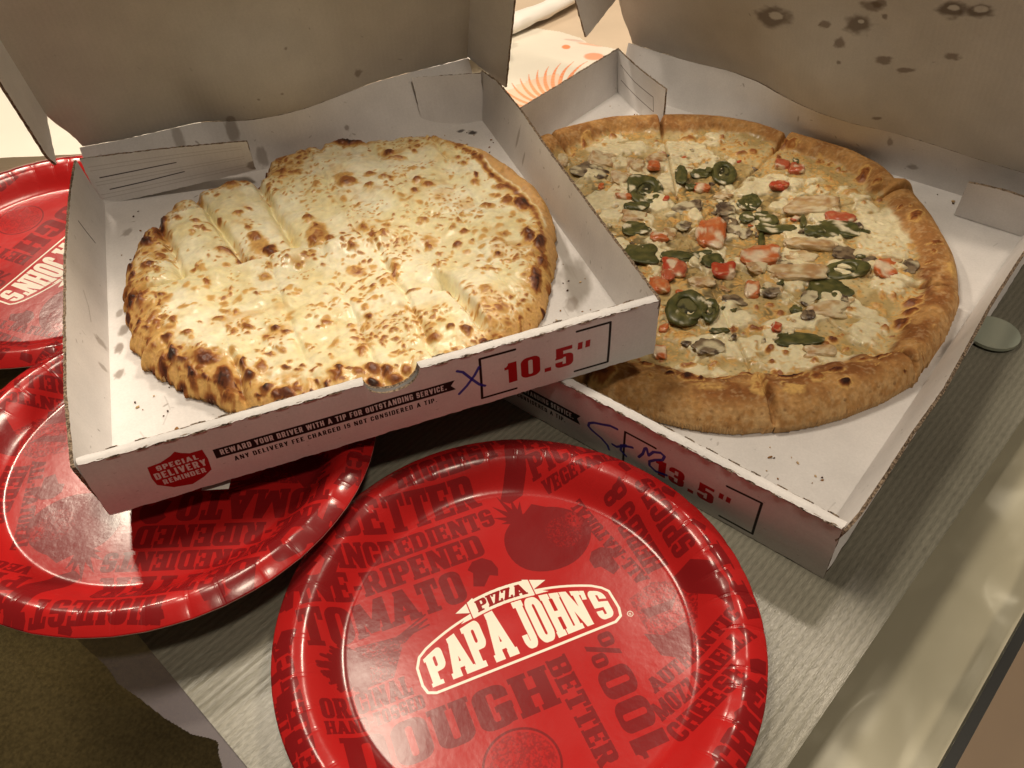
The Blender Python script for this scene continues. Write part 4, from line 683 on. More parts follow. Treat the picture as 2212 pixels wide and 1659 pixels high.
    dough = np.maximum(ss(bw+1, bw-3, e)*rt, ss(9, 4, e)*np.where((Ad > -35) & (Ad < 62), 1, ss(9, 4, e))); dcol = browned(np.full(X.shape+(3,), 1.)*np.array((.62, .36, .14)), np.clip(br-.9, 0, 3)*.8+.5*(fbm(X/6, Y/6, 61, 3)))
    C = mix(C, dcol, 1-ss(.2, .6, 1-dough)*1.0); CRM_ = 0; C = C*(1+.10*(fbm(X/2, Y/2, 62, 2)-.5))[..., None]
    G = np.clip(1.0-.55*ss(.5, 1.6, br)-dough, 0, 1)*(.55+.5*fbm(X/17, Y/17, 65, 2)*1.4)
    CRm = (e < 7+2*(fbm(X/9, Y/9, 71)-.5)).astype(float)
    names = {0: 'browned cheese stick at the left end of the back row', 1: 'second cheese stick from the left in the back row', 2: 'third cheese stick from the left in the back row, its near end blistered', 3: 'cheese stick right of the notch in the back outline, fourth from the left', 4: 'fifth cheese stick from the left in the back row', 5: 'sixth cheese stick from the left in the back row, near the right rear flap', 6: 'crusty cheese stick at the right end of the back row, along the box wall',
             10: 'small end piece at the left of the front row of cheese sticks', 11: 'heavily blistered cheese stick at the left front, beside the bare corner of the box', 12: 'cheese stick third from the left in the front row', 13: 'cheese stick behind the left side of the thumb notch, in the front row', 14: 'cheese stick behind the right side of the thumb notch, in the front row', 15: 'narrow cheese stick left of the deep gap in the front row', 16: 'puffy cheese stick right of the deep gap in the front row', 17: 'cheese stick at the right end of the front row with a burnt black spot'}
    def mk(L, o, R):
        r = empty('cheese_stick', o, R); tag(r, names.get(L, 'cheese stick'), 'cheese stick', 'cheese sticks in the smaller box'); return r
    cut_pieces(1, X, Y, Z, C, G, LAB, CRm, (e > 0), mk, 1.9)
pizza1()
# ---- big pizza
WP = [(280.1, 271.0, 17.2, 12.4, 9.2, -23.1), (228.0, 260.6, 13.0, 9.3, 3.7, -7.9), (188.6, 280.3, 17.1, 12.1, 5.6, -11.0), (67.5, 258.4, 18.8, 13.2, 5.2, -7.6), (108.1, 286.8, 11.8, 8.2, 4.8, -7.9), (272.1, 147.1, 15.3, 11.3, 2.8, -5.7), (296.0, 120.1, 22.1, 16.5, 3.4, -7.2), (307.3, 166.0, 9.7, 7.2, 3.8, -8.9), (232.2, 122.6, 16.5, 12.1, 3.9, -6.8), (251.4, 105.7, 18.6, 13.8, 4.2, -7.5), (99.7, 188.6, 12.1, 8.6, 6.4, -9.0), (129.5, 237.7, 7.3, 5.2, 7.9, -12.6), (288.5, 244.5, 14.0, 10.1, 2.5, -6.1), (131.1, 262.9, 7.5, 5.2, 4.0, -6.7), (246.2, 75.8, 13.2, 9.8, 2.3, -3.9), (302.9, 216.8, 11.6, 8.4, 2.7, -6.7), (232.4, 232.1, 8.4, 6.1, 4.1, -8.4), (164.3, 163.0, 6.6, 4.7, 3.6, -5.7), (222.8, 127.3, 11.9, 8.8, 2.6, -4.6), (283.3, 176.4, 8.8, 6.5, 1.9, -4.3), (242.8, 164.9, 5.3, 4.0, 2.0, -4.0), (253.8, 234.0, 8.3, 5.9, 2.6, -5.6), (185.9, 237.4, 5.6, 4.0, 2.8, -5.0)]
def pizza2():
    c0 = (175., 187.); st = .62; X, Y = np.meshgrid(np.arange(-2, 358, st), np.arange(6, 356, st))
    P = np.array(P2OUT); pa = np.degrees(np.arctan2(P[:, 1]-c0[1], P[:, 0]-c0[0])); pr = np.hypot(P[:, 0]-c0[0], P[:, 1]-c0[1]); o = np.argsort(pa); pa, pr = pa[o], pr[o]
    pa = np.r_[pa-360, pa, pa+360]; pr = np.r_[pr, pr, pr]
    A = np.arctan2(Y-c0[1], X-c0[0]); Ad = np.degrees(A); D_ = np.hypot(X-c0[0], Y-c0[1]); Rf = lambda a: float(np.interp(math.degrees(a), pa, pr))-2
    R = np.minimum(np.interp(Ad, pa, pr), 176)-1.5+.8*(fbm(Ad/6, Ad*0, 5, 2)-.5)
    # ten slices
    cuts = [-160, -120, -79.5, -43.5, -13.5, 14, 54.5, 92, 128.5, 161]
    c1 = (173., 186.); A1 = np.degrees(np.arctan2(Y-c1[1], X-c1[0])); D1_ = np.hypot(X-c1[0], Y-c1[1]); wv = 1.2*(fbm(X/14, Y/14, 4, 2)-.5)*2
    LAB = np.zeros(X.shape, int); dc = np.full(X.shape, 99.); A1w = A1+np.degrees(wv/np.maximum(D1_, 12))
    for k, c in enumerate(cuts):
        LAB += (A1w > c); d = np.abs(np.sin(np.radians(A1-c)))*D1_+99*(np.cos(np.radians(A1-c)) < 0); dc = np.minimum(dc, np.abs(d+wv*np.sign(1)*0))
    LAB %= 10
    off = np.array([0, .8, -.6, 0, 1.2, 1.0, -1.5, 1.6, 0, -.8])
    hgt = np.array([0, .6, 1.4, .3, 1.5, 1.2, -.6, 1.8, 0, .8])
    R = R+off[LAB]; e = R-D_
    low = fbm(X/30, Y/30, 11, 3)-.5; mid = fbm(X/10, Y/10, 12, 3)-.5; fine = fbm(X/2.6, Y/2.6, 13, 3)-.5
    wid = 26+np.where((Ad < -20) & (Ad > -150), 7, 0)+np.where((Ad > 60) & (Ad < 160), -4, 0)+7*(fbm(Ad/11+30, Ad*0+1, 15, 2)-.5)*2    # crust width
    q = e/wid
    crown = 16.8+1.2*(fbm(Ad/16+9, Ad*0, 16, 2)-.5)*2+np.where((Ad < -10) & (Ad > -150), 2.5, 0)+hgt[LAB]
    prof = np.where(q < .42, np.sqrt(np.clip(1-((.42-q)/.42)**2.2, 0, 1)), 1-.0*q); zc = 2.0+(crown-2)*prof
    cz = 9.6+2.6*low+2.8*mid+.25*fine
    zc = zc*(1-ss(.5, 1.12, q))+cz*ss(.5, 1.12, q)
    zc += 2.6*np.exp(-((q-.82)/.12)**2)*ss(.42, .62, fbm(X/9+7, Y/9, 66, 3))*np.where((Ad < 20) & (Ad > -160), 1, .5)
    Z = zc+.4*fine*ss(0, 3, e)+.55*(worley(X/2.2, Y/2.2, 7)-.5)*ss(26, 14, e)*.35
    zone = lambda ee, a: .10+.5*math.exp(-(max(ee-34, 0)/14.)**2)*(ee > 22)
    Bn, Hh = spots(X, Y, SP2, 0, c0, Rf, 190, 15, zone)
    Z += Hh*ss(2, 8, e)
    # cheese mounds over buried toppings
    T = np.array([t[1:] for t in TOPS])/10.; mound = np.zeros(X.shape)
    for tx_, ty_, ax, ay, bx, by in T:
        m = 26; i0 = max(0, int((tx_-m+2)/st)); i1 = int((tx_+m+2)/st); j0 = max(0, int((ty_-m-6)/st)); j1 = int((ty_+m-6)/st); sl = (slice(j0, j1), slice(i0, i1))
        rr_ = math.hypot(ax, ay)+math.hypot(bx, by); mound[sl] = np.maximum(mound[sl], 2.2*np.exp(-((X[sl]-tx_)**2+(Y[sl]-ty_)**2)/(rr_*.75)**2))
    Z += mound*ss(.8, 1.2, q)
    g = (3.6*ss(34, 16, e)+1.1+1.4*(np.abs(A1-(-79.5)) < 6)*ss(60, 20, e))*np.exp(-(dc/(.9+.7*ss(40, 5, e)))**2); Z -= g*ss(0, 4, e)*1.6
    Z = np.maximum(Z, 2.0)
    # colour
    base = mix(np.full(X.shape+(3,), 1.)*np.array((.45, .33, .14)), (.60, .48, .25), ss(.38, .64, fbm(X/16, Y/16, 41, 2)))
    base = mix(base, (.40, .27, .10), ss(.46, .62, fbm(X/10, Y/10, 42, 3))*.7*ss(135, 70, D_)); base = mix(base, (.16, .12, .05), ss(.54, .66, fbm(X/9+9, Y/9, 47, 3))*.8*ss(125, 80, D_))
    hb = ss(.22, .10, worley(X/4.2, Y/4.2, 51))*(vn(X/4.2*1.01, Y/4.2, 52) > .55); base = mix(base, (.13, .13, .05), hb*.6)
    wx = X+7*(fbm(X/11, Y/11, 84, 3)-.5)*2; wy = Y+7*(fbm(X/11, Y/11, 85, 3)-.5)*2; goo = np.zeros(X.shape)
    for cx, cy, ax, ay, bx, by in WP:
        ax, ay, bx, by = [1.2*w for w in (ax, ay, bx, by)]
        det = ax*by-ay*bx; u = ((wx-cx)*by-(wy-cy)*bx)/det; v = (-(wx-cx)*ay+(wy-cy)*ax)/det; goo = np.maximum(goo, 1-ss(.75, 1.05, np.hypot(u, v)))
    goo = np.maximum(goo, ss(.56, .64, fbm(X/15+50, Y/15, 88, 3))*ss(1.05, 1.3, q)); goo = goo*ss(.22, .38, fbm(X/7+3, Y/7, 86, 3)+.06); Z += 2.0*goo*ss(.8, 1.1, q)
    base = mix(base, (.80, .72, .48), goo*.95); base = mix(base, (.66, .56, .33), goo*ss(.5, .7, fbm(X/5, Y/5, 87, 2))*.4)
    tb = Bn.copy()
    for sc, sd, am in ((3.0, 201, .95), (5.0, 211, 1.15), (8.5, 221, .75)):
        w_ = worley(wx/sc, wy/sc, sd); cl = ss(.47, .62, fbm(X/16+sd, Y/16, sd+1, 3))*(1-.55*goo); tb = np.maximum(tb, ss(.44, .12, w_)*am*cl*(.35+.85*fbm(X/8, Y/8, sd+2, 2)))
    tb += .18*ss(.45, .62, fbm(X/11+7, Y/11, 231, 3))*(1-goo); Z += .5*tb*ss(.9, 1.1, q)
    base = mix(base, (.13, .10, .045), ss(.30, .12, worley(wx/7.5, wy/7.5, 241))*ss(.5, .62, fbm(X/22, Y/22, 242, 2))*(1-goo)*ss(128, 95, D_)*.8)
    base = mix(base, (.42, .28, .12), np.exp(-(dc/.9)**2)*.6*ss(.35, .5, fbm(X/12, Y/12, 250, 2))); tb = tb+.5*np.exp(-(dc/1.3)**2)*ss(45, 20, e); Cch = browned(base, tb)
    up = ss(.12, .5, q)*ss(1.05, .6, q); side = ss(.3, .0, q)
    SA = np.where(e < 7, A*R, X); SB = np.where(e < 7, 0, Y/3); tn = fbm(X/13, Y/13, 61, 3); front = ((Ad < 20) & (Ad > -160))
    dg = np.full(X.shape+(3,), 1.)*np.array((.56, .31, .11)); dg = mix(dg, (.30, .12, .035), np.clip(ss(.32, .62, tn)*(.25+.9*up)*np.where(front, 1, .6), 0, 1)); dg = mix(dg, (.74, .50, .24), side*.75*ss(.35, .6, fbm(SA/3, Z/3+SB, 63, 3)))
    dg = mix(dg, (.20, .06, .02), np.exp(-((q-.88)/.12)**2)*ss(.42, .60, fbm(X/9+7, Y/9, 66, 3))*np.where(front, .9, .3))
    dg = dg*(1+.42*(fbm(SA/1.7, np.where(e < 7, Z/1.7, Y/1.7), 64, 2)-.5))[..., None]; dg = mix(dg, (.76, .55, .30), ss(.60, .74, fbm(SA/1.8, np.where(e < 7, Z/1.8, Y/1.8), 65, 2))*.3); Ccr = browned(dg*np.array([.86, .83, .8]), np.clip(Bn-.25, 0, 3)*1.15)
    pits = ss(.10, .05, worley(SA/13, np.where(e < 7, Z/7, Y/13), 77))*side; Ccr = mix(Ccr, (.2, .1, .04), pits); Z -= pits*.6
    k = ss(.86, 1.06, q+.10*(fbm(X/5, Y/5, 68, 2)-.5)*2); C = mix(Ccr, Cch[..., :], k)
    G = k*(.45+.55*np.maximum(goo, ss(.4, .6, fbm(X/10, Y/10, 72, 2))))*(1-.4*ss(.6, 1.4, Bn))+(1-k)*.12
    CRm = (k < .5).astype(float)
    lab_names = {0: 'pizza slice at the far left, mostly hidden behind the smaller box', 1: 'pizza slice under the near corner of the smaller box', 2: 'front pizza slice left of the front cut, with a folded browned crust', 3: 'front pizza slice right of the front cut, with a round black blister on its crust', 4: 'pizza slice at the right front with a wide tan crust', 5: 'pizza slice at the right edge with a pointed crust step', 6: 'pizza slice at the right rear with white melted cheese reaching its crust', 7: 'pizza slice at the back, right of the black cut line', 8: 'pizza slice at the back, left of the black cut line', 9: 'pizza slice at the left rear beside the empty box corner'}
    roots = {}
    def mk(L, oo, Rm):
        r = empty('pizza_slice', oo, Rm); tag(r, lab_names[L], 'pizza slice', 'slices of the larger pizza'); roots[L] = r; return r
    cut_pieces(2, X, Y, Z, C, G, LAB, CRm, (e > 0), mk, 1.9)
    # ---- toppings, parts of the slice they sit on
    bm = bmesh.new(); bmesh.ops.create_icosphere(bm, subdivisions=4, radius=1); IV = np.array([v.co[:] for v in bm.verts]); IF = np.array([[v.index for v in f.verts] for f in bm.faces]); bm.free()
    rng = np.random.RandomState(4); names = dict(jr='jalapeno_slice', j='jalapeno_slice', t='tomato_chunk', c='chicken_piece', m='mushroom_slice')
    Bx = BOX[2]
    extra = []
    for k in range(110):     # small crumbs of topping between the big ones
        a = rng.uniform(-math.pi, math.pi); r_ = math.sqrt(rng.rand())*118; s_ = rng.uniform(2.0, 5.2); an = rng.uniform(0, 3.1); extra.append([rng.choice(['m', 'm', 't', 'c', 'c', 'c', 'j'])]+[int(v*10) for v in (c0[0]+r_*math.cos(a), c0[1]+r_*math.sin(a), s_*math.cos(an), s_*math.sin(an), -s_*.6*math.sin(an), s_*.6*math.cos(an))])
    for n_, tt in enumerate(TOPS+extra):
        kind = tt[0]; cx, cy, ax, ay, bx, by = np.array(tt[1:])/10.
        j = int((cy-6)/st); i = int((cx+2)/st); 
        if not (0 <= i < X.shape[1] and 0 <= j < X.shape[0]) or e[j, i] < 18: continue
        L = LAB[j, i]; z0 = Z[j, i]; a_ = np.array([ax, ay]); b_ = np.array([bx, by]); b_ = b_ if kind != 'jr' else b_*.9
        kk = dict(jr=.95, j=1.1, t=1.08, c=.9, m=1.15)[kind] if n_ < len(TOPS) else .8; ax, ay, bx, by = ax*kk, ay*kk, bx*kk, by*kk; sz = math.sqrt(abs(ax*by-ay*bx)); sd = n_*7
        p = IV.copy(); FI = IF; IVk = IV
        if kind == 'jr':                                   # ring: thick rim, membrane and seeds inside
            na_, nb_ = 48, 14; aa, bb = np.meshgrid(np.linspace(0, 2*math.pi, na_, endpoint=False), np.linspace(0, 2*math.pi, nb_, endpoint=False), indexing='ij')
            mj = .74; mr_ = .26*(1+.25*np.sin(aa*2+n_)); tor = np.stack([(mj+mr_*np.cos(bb))*np.cos(aa), (mj+mr_*np.cos(bb))*np.sin(aa), 1.0*np.sin(bb)+.1], -1).reshape(-1, 3)
            ii, jj = np.meshgrid(np.arange(na_), np.arange(nb_), indexing='ij'); tf = np.stack([ii*nb_+jj, ((ii+1) % na_)*nb_+jj, ((ii+1) % na_)*nb_+(jj+1) % nb_, ii*nb_+(jj+1) % nb_], -1).reshape(-1, 4)
            core = IV*np.array([.62, .62, .35])+np.array([0, 0, -.15]); cr_ = np.hypot(IV[:, 0]-.35, IV[:, 1]); cl_ = np.hypot(IV[:, 0]+.35, IV[:, 1]+.1); core[:, 2] += .5*(fbm(IV[:, 0]*3+n_, IV[:, 1]*3, 9, 2)-.5); cr_ = cr_+.25*vn(n_*3.3, 1.1); cl_ = cl_+.5*vn(n_*2.3, 4.1)
            p = np.concatenate([tor, core]); hole1 = np.r_[np.zeros(len(tor)), 1.2*ss(.55, .68, fbm(IV[:, 0]*2.2+n_, IV[:, 1]*2.2, 19, 2))]; inner = np.r_[np.zeros(len(tor)), np.ones(len(core))]
            FI = np.concatenate([np.concatenate([tf[:, :3], tf[:, [0, 2, 3]]]), IF+len(tor)]); IVk = p; hz = 1.9
        elif kind == 'j': p = np.sign(p)*np.abs(p)**np.array([.9, .8, .7]); p[:, 1] += .30*p[:, 0]**2-.15; hz = 1.7
        elif kind == 't': p = np.sign(p)*np.abs(p)**np.array([.62, .62, .6]); hz = min(2.9, sz*.45)
        elif kind == 'c': p = np.sign(p)*np.abs(p)**np.array([.75, .7, .7]); hz = min(3.2, sz*.42)
        else: hz = 1.6; p[:, 1] += .35*p[:, 0]**2-.15
        w1 = fbm(p[:, 0]*1.3+n_*3.7+p[:, 2], p[:, 1]*1.3+n_, sd, 3)-.5; w2 = fbm(p[:, 0]*4+n_, p[:, 1]*4+p[:, 2]*3, sd+3, 3)-.5
        am = dict(jr=.22, j=.5, t=.36, c=.5, m=.5)[kind]; p = p*(1+am*2*w1+.10*w2)[:, None]; p[:, 2] += .5*(fbm(p[:, 0]*1.5+n_, p[:, 1]*1.5, sd+8, 2)-.5)
        curl = dict(jr=.6, j=1.6, t=.3, c=.5, m=1.6)[kind]*(vn(n_*1.7, 2.2, 1)-.2)*1.5
        V = np.empty_like(p); V[:, 0] = p[:, 0]*ax+p[:, 1]*bx; V[:, 1] = p[:, 0]*ay+p[:, 1]*by; V[:, 2] = p[:, 2]*hz+curl*p[:, 0]**2
        tl = rng.uniform(-.12, .12, 2); V[:, 2] += V[:, 0]*tl[0]+V[:, 1]*tl[1]
        # colour
        nn = fbm(V[:, 0]/3+n_*9, V[:, 1]/3+V[:, 2], sd, 3); n2_ = fbm(V[:, 0]/1.2+n_, V[:, 1]/1.2+V[:, 2], sd+1, 2); one = np.ones((len(V), 3))
        white = np.array((.80, .72, .52))
        if kind in ('jr', 'j'):
            c = mix(one*np.array((.062, .066, .018)), (.15, .135, .04), ss(.4, .7, nn)*.7)
            if kind == 'jr': c = mix(c, (.13, .12, .045), inner*.85); c = mix(c, (.03, .03, .012), np.clip(hole1*1.3, 0, 1))
            c = mix(c, white, ss(.70, .76, fbm(V[:, 0]/8+n_*5, V[:, 1]/4.5, sd+5, 2))*(IVk[:, 2] > .1)*.85)
        elif kind == 't':
            tone = rng.choice(3); c = mix(one*np.array([(.45, .055, .02), (.52, .13, .035), (.45, .10, .045)][tone]), (.62, .36, .18), ss(.5, .75, nn)*.6)
            c = mix(c, white, ss(.58, .68, fbm(V[:, 0]/9+n_*5, V[:, 1]/7, sd+5, 2))*.75)
        elif kind == 'c':
            c = mix(one*np.array((.62, .42, .20)), (.76, .62, .40), ss(.4, .6, nn)); c = mix(c, (.42, .2, .07), ss(.52, .66, fbm(V[:, 0]/4+n_, V[:, 1]/4, sd+9, 3))*.7*(IV[:, 2] > .1))
        else: c = mix(one*np.array((.24, .17, .10)), (.085, .055, .035), ss(.4, .6, nn)); c = mix(c, (.42, .34, .22), ss(.55, .7, fbm(V[:, 0]/5+n_, V[:, 1]/5, sd+9, 2))*.6)
        gx = cx+V[:, 0]; gy = cy+V[:, 1]; dr = ss(.57, .66, fbm(gx/9+31, gy/6, 300, 2)) if kind in 'cm' else np.zeros(len(V)); c = mix(c, (.82, .73, .48), dr*.75)
        c = c*(.85 if kind in 'cm' else 1.0)*(1+.12*(n2_-.5))[:, None]
        cen = Bx['o']+Bx['R']@(np.array([cx, cy, z0+hz*dict(jr=.1, j=.05, t=.0, c=-.25, m=-.1)[kind]])*MM); root = roots[int(L)]
        lc = Matrix([list(r) for r in Bx['R']]).transposed() @ (Vector(cen)-root.location)
        ob = mesh(names[kind], V*MM, FI, TOPPING, root, col=c, gloss=np.full(len(V), dict(jr=.6, j=.6, t=.8, c=.5, m=.7)[kind])); ob.location = lc
pizza2()
# crumbs on the tray floors: nobody could count them
def crumbs(b, n, seed, label, zones):
    rg = np.random.RandomState(seed); bm = bmesh.new(); bmesh.ops.create_icosphere(bm, subdivisions=1, radius=1); IV = np.array([v.co[:] for v in bm.verts]); IF = np.array([[v.index for v in f.verts] for f in bm.faces]); bm.free()
    V, F, C = [], [], []
    for k in range(n):
        x0, y0, x1, y1 = zones[rg.randint(len(zones))]; s = rg.uniform(.25, .7)*(2.2 if rg.rand() < .12 else 1); p = IV*(1+.5*(rg.rand(len(IV), 1)-.5))*np.array([s*rg.uniform(1, 2.2), s, s*.7]); a = rg.uniform(0, 6.3)
        q = np.stack([p[:, 0]*math.cos(a)-p[:, 1]*math.sin(a)+rg.uniform(x0, x1), p[:, 0]*math.sin(a)+p[:, 1]*math.cos(a)+rg.uniform(y0, y1), p[:, 2]+1.9+s*.4], -1)
        F.append(IF+len(V)*len(IV)); V.append(q); C.append(np.tile([(.30, .15, .05), (.07, .03, .015), (.55, .38, .2)][rg.randint(3)], (len(IV), 1)))
    o = mesh('crumbs', np.concatenate(V)*MM, np.concatenate(F), CRUST, None, col=np.concatenate(C), gloss=np.zeros(len(V)*len(IV))); B = BOX[b]
    o.matrix_world = Matrix.Translation(B['o']) @ Matrix([list(r) for r in B['R']]).to_4x4(); tag(o, label, 'crumbs', kind='stuff')
crumbs(1, 50, 3, 'dark crumbs scattered on the floor of the smaller pizza box', [(225, 245, 272, 272), (6, 20, 40, 80), (235, 20, 270, 90), (8, 200, 40, 262), (110, 262, 190, 272), (245, 215, 272, 250)])
crumbs(2, 40, 4, 'small crumbs scattered on the floor of the larger pizza box', [(230, 8, 345, 35), (300, 20, 345, 60), (10, 320, 60, 350), (260, 335, 340, 352), (150, 350, 260, 354)])
# ------------------------------------------------------------------ table, mat and what lies around
def simple(name, colr, rough=.6, spec=.4, noise=0, nscale=60, bumpd=0):
    m, nt, b = mat(name); L = nt.links; b.inputs['Roughness'].default_value = rough; b.inputs['Specular IOR Level'].default_value = spec
    tc = node(nt, 'ShaderNodeTexCoord'); n = node(nt, 'ShaderNodeTexNoise', i={'Scale': nscale, 'Detail': 5}); L.new(tc.outputs['Object'], n.inputs['Vector'])
    r = node(nt, 'ShaderNodeMapRange', i={'From Min': .3, 'From Max': .7, 'To Min': 1-noise, 'To Max': 1+noise}); L.new(n.outputs[0], r.inputs[0])
    vm = node(nt, 'ShaderNodeVectorMath', operation='SCALE'); vm.inputs[0].default_value = colr; L.new(r.outputs[0], vm.inputs['Scale']); L.new(vm.outputs[0], b.inputs['Base Color'])
    if bumpd: bump(nt, b, n.outputs[0], bumpd, .5)
    return m, nt, b
MA = math.radians(-45.45); mx_ = np.array([math.cos(MA), math.sin(MA)]); my_ = np.array([-math.sin(MA), math.cos(MA)])
W2 = lambda x, y, z=0: (x*mx_[0]+y*my_[0], x*mx_[1]+y*my_[1], z)
def slab(name, pts, z0, z1, m_top, m_side, parent=None):
    n = len(pts); V = [(p[0], p[1], z1) for p in pts]+[(p[0], p[1], z0) for p in pts]
    F = [tuple(range(n)), tuple(range(2*n-1, n-1, -1))]+[(i, i+n, (i+1) % n+n, (i+1) % n) for i in range(n)]
    return mesh(name, V, F, [m_top, m_side], parent, mi=[0, 0]+[1]*n, smooth=False)
# glass table top: table-frame coordinates (edge lies along the mat's long side)
gm = bpy.data.materials.new('table_glass'); gm.use_nodes = True; nt = gm.node_tree; nt.nodes.clear(); L = nt.links
o_ = node(nt, 'ShaderNodeOutputMaterial'); tr = node(nt, 'ShaderNodeBsdfTransparent'); tr.inputs[0].default_value = (.965, .97, .945, 1); gl = node(nt, 'ShaderNodeBsdfGlossy'); gl.inputs['Roughness'].default_value = .06
fr = node(nt, 'ShaderNodeFresnel', i={'IOR': 1.5}); ms = node(nt, 'ShaderNodeMixShader'); geo = node(nt, 'ShaderNodeNewGeometry'); sb = node(nt, 'ShaderNodeMath', operation='SUBTRACT', use_clamp=True, i={0: 1.0}); L.new(geo.outputs['Backfacing'], sb.inputs[1]); ml_ = node(nt, 'ShaderNodeMath', operation='MULTIPLY'); L.new(fr.outputs[0], ml_.inputs[0]); L.new(sb.outputs[0], ml_.inputs[1]); L.new(ml_.outputs[0], ms.inputs[0]); L.new(tr.outputs[0], ms.inputs[1]); L.new(gl.outputs[0], ms.inputs[2]); L.new(ms.outputs[0], o_.inputs[0])
gs, _, _ = simple('glass_rim', (.02, .035, .022), .15)
te = .0275      # table edge offset along mat x
tab = empty('glass_table', (0, 0, -.012)); tag(tab, 'glass dining table that the plates and pizza boxes stand on', 'table')
slab('glass_top', [W2(-1.1, -.35), W2(te, -.35), W2(te, 1.0), W2(-1.1, 1.0)], 0, .0115, gm, gs, tab)
slab('table_leg', [W2(-.05, .62), W2(-.01, .62), W2(-.01, .66), W2(-.05, .66)], -.437, -.001, gs, gs, tab)
bk, _, _ = simple('edge_line_black', (.008, .009, .008), .5)
slab('added_edge_strip', [W2(te-.0035, -.35), W2(te+.0008, -.35), W2(te+.0008, 1.0), W2(te-.0035, 1.0)], -.0008, .0122, bk, bk, tab)  # black strip added to draw the glass edge as a dark line
# disc
dm, nt, b = mat('ground_glass_disc'); b.inputs['Base Color'].default_value = (.56, .62, .52, 1); b.inputs['Roughness'].default_value = .22; b.inputs['Metallic'].default_value = .35
nn = 48; c = (.2870, .3640); pts = [(c[0]+.0150*math.cos(a), c[1]+.0150*math.sin(a)) for a in np.linspace(0, 2*math.pi, nn, endpoint=False)]
dsk = slab('glass_disc', pts, .0022, .0042, dm, dm); tag(dsk, 'small pale glass disc at the right side of the larger pizza box', 'coaster disc')
# woven mat
mm_, nt, b = mat('woven_mat'); L = nt.links
tc = node(nt, 'ShaderNodeTexCoord'); wv = node(nt, 'ShaderNodeTexWave', wave_type='BANDS', bands_direction='X', wave_profile='SIN', i={'Scale': 1/(.0052)/2/math.pi*2*math.pi/6.283*6.283/2, 'Distortion': 1.2, 'Detail': 3, 'Detail Scale': 3}); L.new(tc.outputs['Object'], wv.inputs['Vector'])
mp = node(nt, 'ShaderNodeMapping'); mp.inputs['Scale'].default_value = (2600, 240, 1); L.new(tc.outputs['Object'], mp.inputs['Vector']); nz = node(nt, 'ShaderNodeTexNoise', i={'Scale': 1, 'Detail': 3}); L.new(mp.outputs[0], nz.inputs['Vector'])
nb = node(nt, 'ShaderNodeTexNoise', i={'Scale': 9, 'Detail': 4}); L.new(tc.outputs['Object'], nb.inputs['Vector'])
cr = node(nt, 'ShaderNodeValToRGB'); cr.color_ramp.elements[0].position = .22; cr.color_ramp.elements[0].color = (.075, .073, .056, 1); cr.color_ramp.elements[1].position = .62; cr.color_ramp.elements[1].color = (.37, .355, .285, 1)
ad = node(nt, 'ShaderNodeMath', operation='MULTIPLY_ADD', i={1: .07, 2: .08}); L.new(wv.outputs[0], ad.inputs[0]); a2 = node(nt, 'ShaderNodeMath', operation='MULTIPLY_ADD', i={1: .34}); L.new(nz.outputs[0], a2.inputs[0]); L.new(ad.outputs[0], a2.inputs[2])
a3 = node(nt, 'ShaderNodeMath', operation='MULTIPLY_ADD', i={1: .3}); L.new(nb.outputs[0], a3.inputs[0]); L.new(a2.outputs[0], a3.inputs[2]); L.new(a3.outputs[0], cr.inputs[0]); L.new(cr.outputs[0], b.inputs['Base Color'])
b.inputs['Roughness'].default_value = .3; b.inputs['Specular IOR Level'].default_value = .6
b1 = bump(nt, b, wv.outputs[0], .0008, .08); bump(nt, b, nz.outputs[0], .0003, .5, b1)
nx, ny = 300, 120; U, V_ = np.meshgrid(np.linspace(-.375, -.0197, nx), np.linspace(.0138, .545, ny))
Uw = U+.0012*(fbm(U*40, V_*14, 9, 2)-.5); rib = .00038*np.abs(np.sin(Uw*math.pi/.0047))*(.1+1.5*ss(.35, .75, fbm(U*22, V_*7, 3, 3)))*ss(.30, .10, V_); zz = .0004+rib+.0004*fbm(U*25, V_*25, 6, 2)
Vv = np.stack([U, V_, zz], -1).reshape(-1, 3); mat_o = mesh('woven_mat', Vv, gridfaces(ny, nx), mm_); mat_o.matrix_world = Matrix.Rotation(MA, 4, 'Z'); mat_o.location = (0, 0, 0)
tag(mat_o, 'grey green ribbed mat lying under the plates and the larger pizza box', 'placemat')
